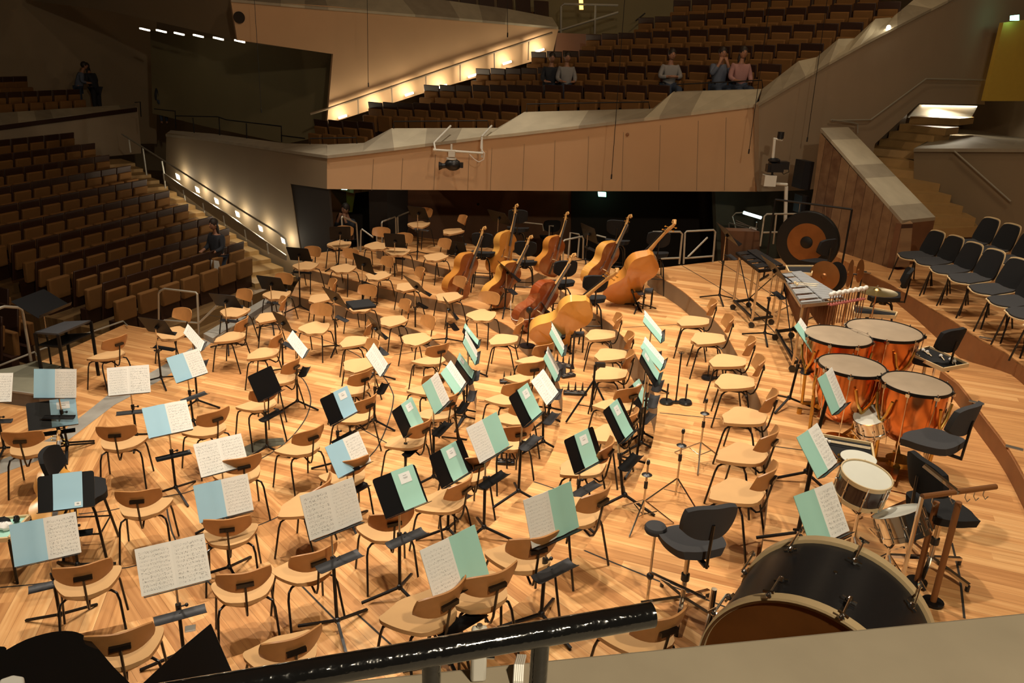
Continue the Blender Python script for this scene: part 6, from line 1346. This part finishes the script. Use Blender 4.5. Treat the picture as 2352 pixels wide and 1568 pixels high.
# small things lying about
p = at(437, 1443, .62); 
t = thing('tissue_pack', 'white tissue pack on the tray of the large open score', 'tissue pack', p); MB().box(p, (.07, .06, .015), Matrix.Rotation(.35, 3, 'Z')).build('pack', 'white', t, world=True, bevel=.004)
for i, (x, y, lv) in enumerate([(2075,662,1.27),(2164,716,1.33),(2264,776,1.45),(2243,924,1.27),(2330,1028,1.27),(1990,626,1.26)]):
    p = at(x, y, lv + .003); t = thing('floor_socket', 'small metal floor socket plate on the right platform, %s' % ['below the first plywood chair', 'below the third plywood chair', 'below the fifth plywood chair', 'right of the tall black stool', 'at the right edge', 'at the corner of the boarded wall'][i], 'floor socket', p, 0, 'floor sockets'); MB().box(p, (.14, .06, .006), Matrix.Rotation(-.6, 3, 'Z')).build('plate', 'steel', t, world=True)
# ================================================================ PEOPLE
def skinned(name, verts, edges, rad, m, parent, sub=1):
    me = bpy.data.meshes.new(name); me.from_pydata(verts, edges, []); me.materials.append(M[m]); o = bpy.data.objects.new(name, me); COL.objects.link(o); o.parent = parent
    md = o.modifiers.new('skin', 'SKIN'); md.use_smooth_shade = True
    if not me.skin_vertices: return o
    for i, r in enumerate(rad): me.skin_vertices[0].data[i].radius = (r, r)
    me.skin_vertices[0].data[0].use_root = True
    s = o.modifiers.new('subdivision', 'SUBSURF'); s.levels = sub; s.render_levels = sub; return o
def person(label, loc, yaw, pose, top, bottom, hair='hair', longhair=False, head=(0, 0), K=1., lean=0., arms=None):
    t = thing('person', label, 'person', loc, yaw, 'people in the hall'); s = K
    sit = pose == 'sit'; hz = .5 if sit else .93; ly = lean
    def T(x, y, z):  # torso point leaned forward
        h = z - hz; return (x * s, (y + ly * h) * s, (hz + h * math.sqrt(max(0, 1 - (ly * .7) ** 2))) * s)
    V = [T(0, 0, hz), T(0, .0, hz + .18), T(0, .0, hz + .36), T(0, 0, hz + .48), T(0, .01, hz + .56), T(0, .03, hz + .66)]
    R = [.125, .12, .135, .09, .05, .06]; E = [(0, 1), (1, 2), (2, 3), (3, 4), (4, 5)]
    for sd_ in (-1, 1):
        k = len(V); am = arms if arms else 'down'
        sh = T(sd_ * .17, 0, hz + .46)
        if am == 'down': el, wr, hn = T(sd_ * .22, -.02, hz + .2), T(sd_ * .22, .06, hz - .03), T(sd_ * .22, .09, hz - .12)
        elif am == 'fold': el, wr, hn = T(sd_ * .25, .06, hz + .24), T(sd_ * .08, .24, hz + .26), T(-sd_ * .02, .26, hz + .27)
        elif am == 'face': el, wr, hn = T(sd_ * .22, .14, hz + .28), T(sd_ * .1, .18, hz + .5), T(sd_ * .06, .16, hz + .6)
        else: el, wr, hn = T(sd_ * .23, .04, hz + .22), T(sd_ * .16, .26, hz + .16), T(sd_ * .12, .33, hz + .16)
        V += [sh, el, wr, hn]; R += [.065, .045, .033, .036]; E += [(2, k), (k, k + 1), (k + 1, k + 2), (k + 2, k + 3)]
        # five short fingers
        h_ = Vector(hn); dr_ = (Vector(hn) - Vector(wr)).normalized()
        for f_ in range(5):
            kk = len(V); o_ = Vector((sd_ * (.018 * (f_ - 2)), 0, 0)) if f_ else Vector((-sd_ * .035, .01, 0)); V += [tuple(h_ + dr_ * .035 + o_), tuple(h_ + dr_ * (.075 if f_ else .05) + o_ * 1.2 + Vector((0, 0, -.01)))]; R += [.012, .009]; E += [(k + 3, kk), (kk, kk + 1)]
    for sd_ in (-1, 1):
        k = len(V)
        if sit: pts = [(sd_ * .1, .02, hz - .01), (sd_ * .13, .42, hz + .01), (sd_ * .13, .44, .1), (sd_ * .13, .5, .05), (sd_ * .13, .6, .04)]
        else: pts = [(sd_ * .09, 0, hz - .05), (sd_ * .1, .015, .5), (sd_ * .1, -.02, .1), (sd_ * .1, .02, .045), (sd_ * .11, .15, .035)]
        V += [tuple(c * s for c in p) for p in pts]; R += [.09, .062, .042, .045, .04]; E += [(0, k), (k, k + 1), (k + 1, k + 2), (k + 2, k + 3), (k + 3, k + 4)]
    skinned('body', V, E, [r * s for r in R], 'skin', t)
    # clothing: shirt over torso and arms, trousers over the legs
    nA_ = 6
    vi = [0, 1, 2, 3]; sv = [V[i] for i in vi]; sv[0] = tuple(Vector(V[0]) - Vector((0, 0, .06 if sit else .12)) * s); sr = [.165, .15, .165, .11]; se = [(0, 1), (1, 2), (2, 3)]
    for b0 in (6, 20):
        k = len(sv); sv += [V[b0], V[b0 + 1], tuple(Vector(V[b0 + 1]).lerp(Vector(V[b0 + 2]), .85))]; sr += [.08, .06, .046]; se += [(2, k), (k, k + 1), (k + 1, k + 2)]
    skinned('shirt', sv, se, [r * s for r in sr], top, t)
    lb = 34; sv = [V[0]]; sr = [.15]; se = []
    for b0 in (lb, lb + 5):
        k = len(sv); sv += [V[b0], V[b0 + 1], V[b0 + 2]]; sr += [.115, .082, .06]; se += [(0, k), (k, k + 1), (k + 1, k + 2)]
    skinned('trousers', sv, se, [r * s for r in sr], bottom, t)
    for b0 in (lb, lb + 5): MB().sphere((Vector(V[b0 + 3]) + Vector(V[b0 + 4])) / 2, .075 * s, 10, (.6, 1.5, .55)).build('shoe', 'cloth_dark', t)
    hc = Vector(V[5]) + Vector((0, .03, .07)) * s; Rh = Matrix.Translation(hc) @ Matrix.Rotation(head[0], 4, 'Z') @ Matrix.Rotation(-head[1], 4, 'X')
    m = MB().sphere((0, 0, 0), .1 * s, 18, (.78, .92, 1.15), Rh); m.sphere((0, .093 * s, -.01 * s), .016 * s, 8, (.8, 1, 1.5), Rh); m.sphere((0, .08 * s, -.05 * s), .02 * s, 8, (1.4, .6, .4), Rh)
    for sd_ in (-1, 1): m.sphere((sd_ * .08 * s, 0, -.01 * s), .022 * s, 8, (.4, .8, 1.3), Rh)
    hd_ = m.build('head', 'skin', t)
    m = MB()
    for sd_ in (-1, 1): m.sphere((sd_ * .03 * s, .085 * s, .015 * s), .011 * s, 8, (1.2, .6, .7), Rh)
    m.build('eyes', 'ink', hd_)
    m = MB().sphere((0, -.02 * s, .03 * s), .108 * s, 16, (.85, .98, 1.05), Rh)
    if longhair: m.sphere((0, -.07 * s, -.12 * s), .1 * s, 12, (.95, .45, 1.5), Rh)
    m.build('hair', hair, t); return t
def standing(px_feet, px_head, z, **kw): pass
def facing(p, q): return math.atan2(q[1] - p[1], q[0] - p[0]) - PI / 2
e = at(504, 700, -.6); e = at(508, 672, -.52); person('woman in a dark patterned top walking in the stalls with papers', (e.x, e.y, -.6), math.radians(150), 'stand', 'cloth_dark', 'jeans', longhair=True, arms='hold', K=.93)
q = [e + Vector((-.12, -.32, .55)), e + Vector((.16, -.32, .5)), e + Vector((.14, -.36, .78)), e + Vector((-.14, -.36, .82))]; t = thing('papers', 'white papers held by the woman in the stalls', 'papers', q[0]); MB().sheet(q, .004).build('sheets', 'white', t, world=True)
p = on(378, 285, (-5.6, 21.6), (-13, 28.5)); zf = on(378, 282, (-5.6, 21.6), (-13, 28.5)).z; person('dark long haired figure standing on the upper left ledge, back view', (p.x, p.y, zf - .05), math.radians(20), 'stand', 'cloth_dark', 'jeans', longhair=True, K=.8)
k0 = on(180, 210, K1, K2, -2.6); person('man in a pale blue shirt bending in the dark upper left seats', (k0.x, k0.y, k0.z - .8), math.radians(-60), 'stand', 'cloth_blue', 'jeans', lean=.35, arms='hold', K=1.); k1 = on(220, 212, K1, K2, -2.6); person('dark figure in red leaning beside the man in pale blue', (k1.x, k1.y, k1.z - .8), math.radians(70), 'stand', 'cloth_dark', 'cloth_dark', longhair=True, lean=.35, arms='hold')
A, B = ab((780, 600), (830, 590), .42); hp = on(797, 490, (-3.4, 17.9), (-2.4, 17.9)); person('man in a dark suit with a hand at his face behind the stage door railing', (hp.x, hp.y, hp.z - 1.56), math.radians(150), 'stand', 'cloth_dark', 'cloth_dark', arms='face')
for nm, (x, y), row, top, ar, hl, ps in [('seated person in black beside the one in the white shirt, block rows', (1265,176), 3, 'cloth_dark', 'hold', False, 'sit'), ('seated person with white sleeves and arm stretched out, block rows', (1300,176), 3, 'cloth_grey', 'hold', False, 'sit'),
                                 ('person in a grey shirt with folded arms above the coping', (1538,170), 3, 'cloth_grey', 'fold', False, 'sit'), ('person in blue holding hands to the face above the coping', (1652,172), 3, 'cloth_blue', 'face', False, 'sit'), ('woman in a pink cardigan behind the coping at the right corner', (1700,165), 3, 'cloth_pink', 'hold', True, 'sit')]:
    r = ROW_B[row]; a = math.radians(-38.17 + r[3]); u = V2(math.cos(a), math.sin(a)); n_ = V2(math.sin(a), -math.cos(a)); Aq = V2(r[0], r[1]) + n_ * (.3 if ps == 'sit' else .55); Bq = Aq + u * 5; p = on(x, y, Aq, Bq)
    zf = r[2] - .7 + (p.to_2d() - V2(r[0], r[1])).dot(u) * math.tan(math.radians(3.07)); person(nm, (p.x, p.y, zf), math.radians(180 + 8), ps, top, 'jeans', arms=ar, longhair=hl, K=.98)
# ================================================================ FOREGROUND
t = thing('foreground_rail', 'glossy black tubular handrail in the foreground', 'railing', at(1240, 1500, 3.7)); zr = 3.78
a, b = at(440, 1592, zr), at(1497, 1411, zr); MB().tube([a - (b - a) * .5, a, b], .0175, 20).build('rail_tube', 'railblack', t, world=True)
for (x, y, w_) in [(992,1500,0),(1242,1455,0)]:
    p = at(x, y + 15, zr - .01); s_ = (at(x, 1500, zr) - b).length; k = (p - a).dot((b - a).normalized()); c = a + (b - a).normalized() * k; MB().tube([c - Vector((0, 0, .01)), (c.x, c.y, 3.3)], .0125, 14).build('post', 'railblack', t, world=True)
t = thing('cream_bracket', 'cream painted metal bracket clamped at the ledge, behind the handrail', 'bracket', at(1100, 1540, 3.3)); b_ = at(1098, 1560, 3.3); tz = vt(1095, 1440, b_.to_2d())
MB().box((b_.x, b_.y, (3.3 + tz) / 2), (.032, .02, tz - 3.3), Matrix.Rotation(.15, 3, 'Z')).build('body', 'white_metal', t, world=True, bevel=.006); MB().cyl((b_.x, b_.y, tz), .006, .006, 10).build('screw', 'steel', t, world=True); MB().tube([(b_.x + .015, b_.y, 3.36), (b_.x + .032, b_.y, 3.36)], .006, 8).build('bolt', 'chrome', t, world=True)
t = thing('flat_cable', 'pale ribbed flat cable lying over the ledge', 'cable', at(1195, 1560, 3.31)); m = MB(); q0 = [at(1198, 1507, 3.3), at(1192, 1530, 3.33), at(1190, 1568, 3.31), at(1190, 1640, 3.31)]
for j in range(5): m.tube([p + Vector((.004 * j - .008, 0, .003)) for p in q0], .0026, 6)
m.build('strand', 'white_metal', t, world=True)
# grand piano lid at lower left
zp = 1.15; pl_ = [at(x, y, zp).to_2d() for x, y in [(-60,1530),(0,1500),(60,1468),(120,1451),(165,1449),(195,1460),(222,1485),(260,1530),(300,1570),(360,1640),(-60,1700)]]; c = pl_[4]
t = thing('grand_piano', 'glossy black grand piano lid at the lower left corner', 'piano', (c.x, c.y, 0)); MB().prism(spline(pl_, 3), zp - .03, zp).build('lid', 'piano', t, world=True, smooth=0); MB().prism(spline(pl_, 3), zp - .42, zp - .06).build('case', 'piano', t, world=True, smooth=40)
for (x, y) in ((60,1500),(200,1520)): p = at(x, y, .5); MB().tube([(p.x, p.y - .25, zp - .42), (p.x, p.y - .25, 0)], .05, 12).build('leg', 'piano', t, world=True)
q = [at(484, 1430, 1.15), at(548, 1575, 1.0), at(620, 1700, .9), at(250, 1700, .9), at(320, 1575, 1.0), at(400, 1500, 1.07)]; MB().sheet(q, .03).build('folded_flap', 'piano', t, world=True, bevel=.005)
q = [at(0, 1558, 1.6), at(30, 1548, 1.6), at(55, 1552, 1.6), at(55, 1600, 1.6), at(-20, 1600, 1.6)]; t = thing('cream_box', 'cream painted metal box corner at the bottom left edge', 'box', q[0]); MB().prism([p.to_2d() for p in q], 1.45, 1.6).build('housing', 'white_metal', t, world=True, bevel=.01)
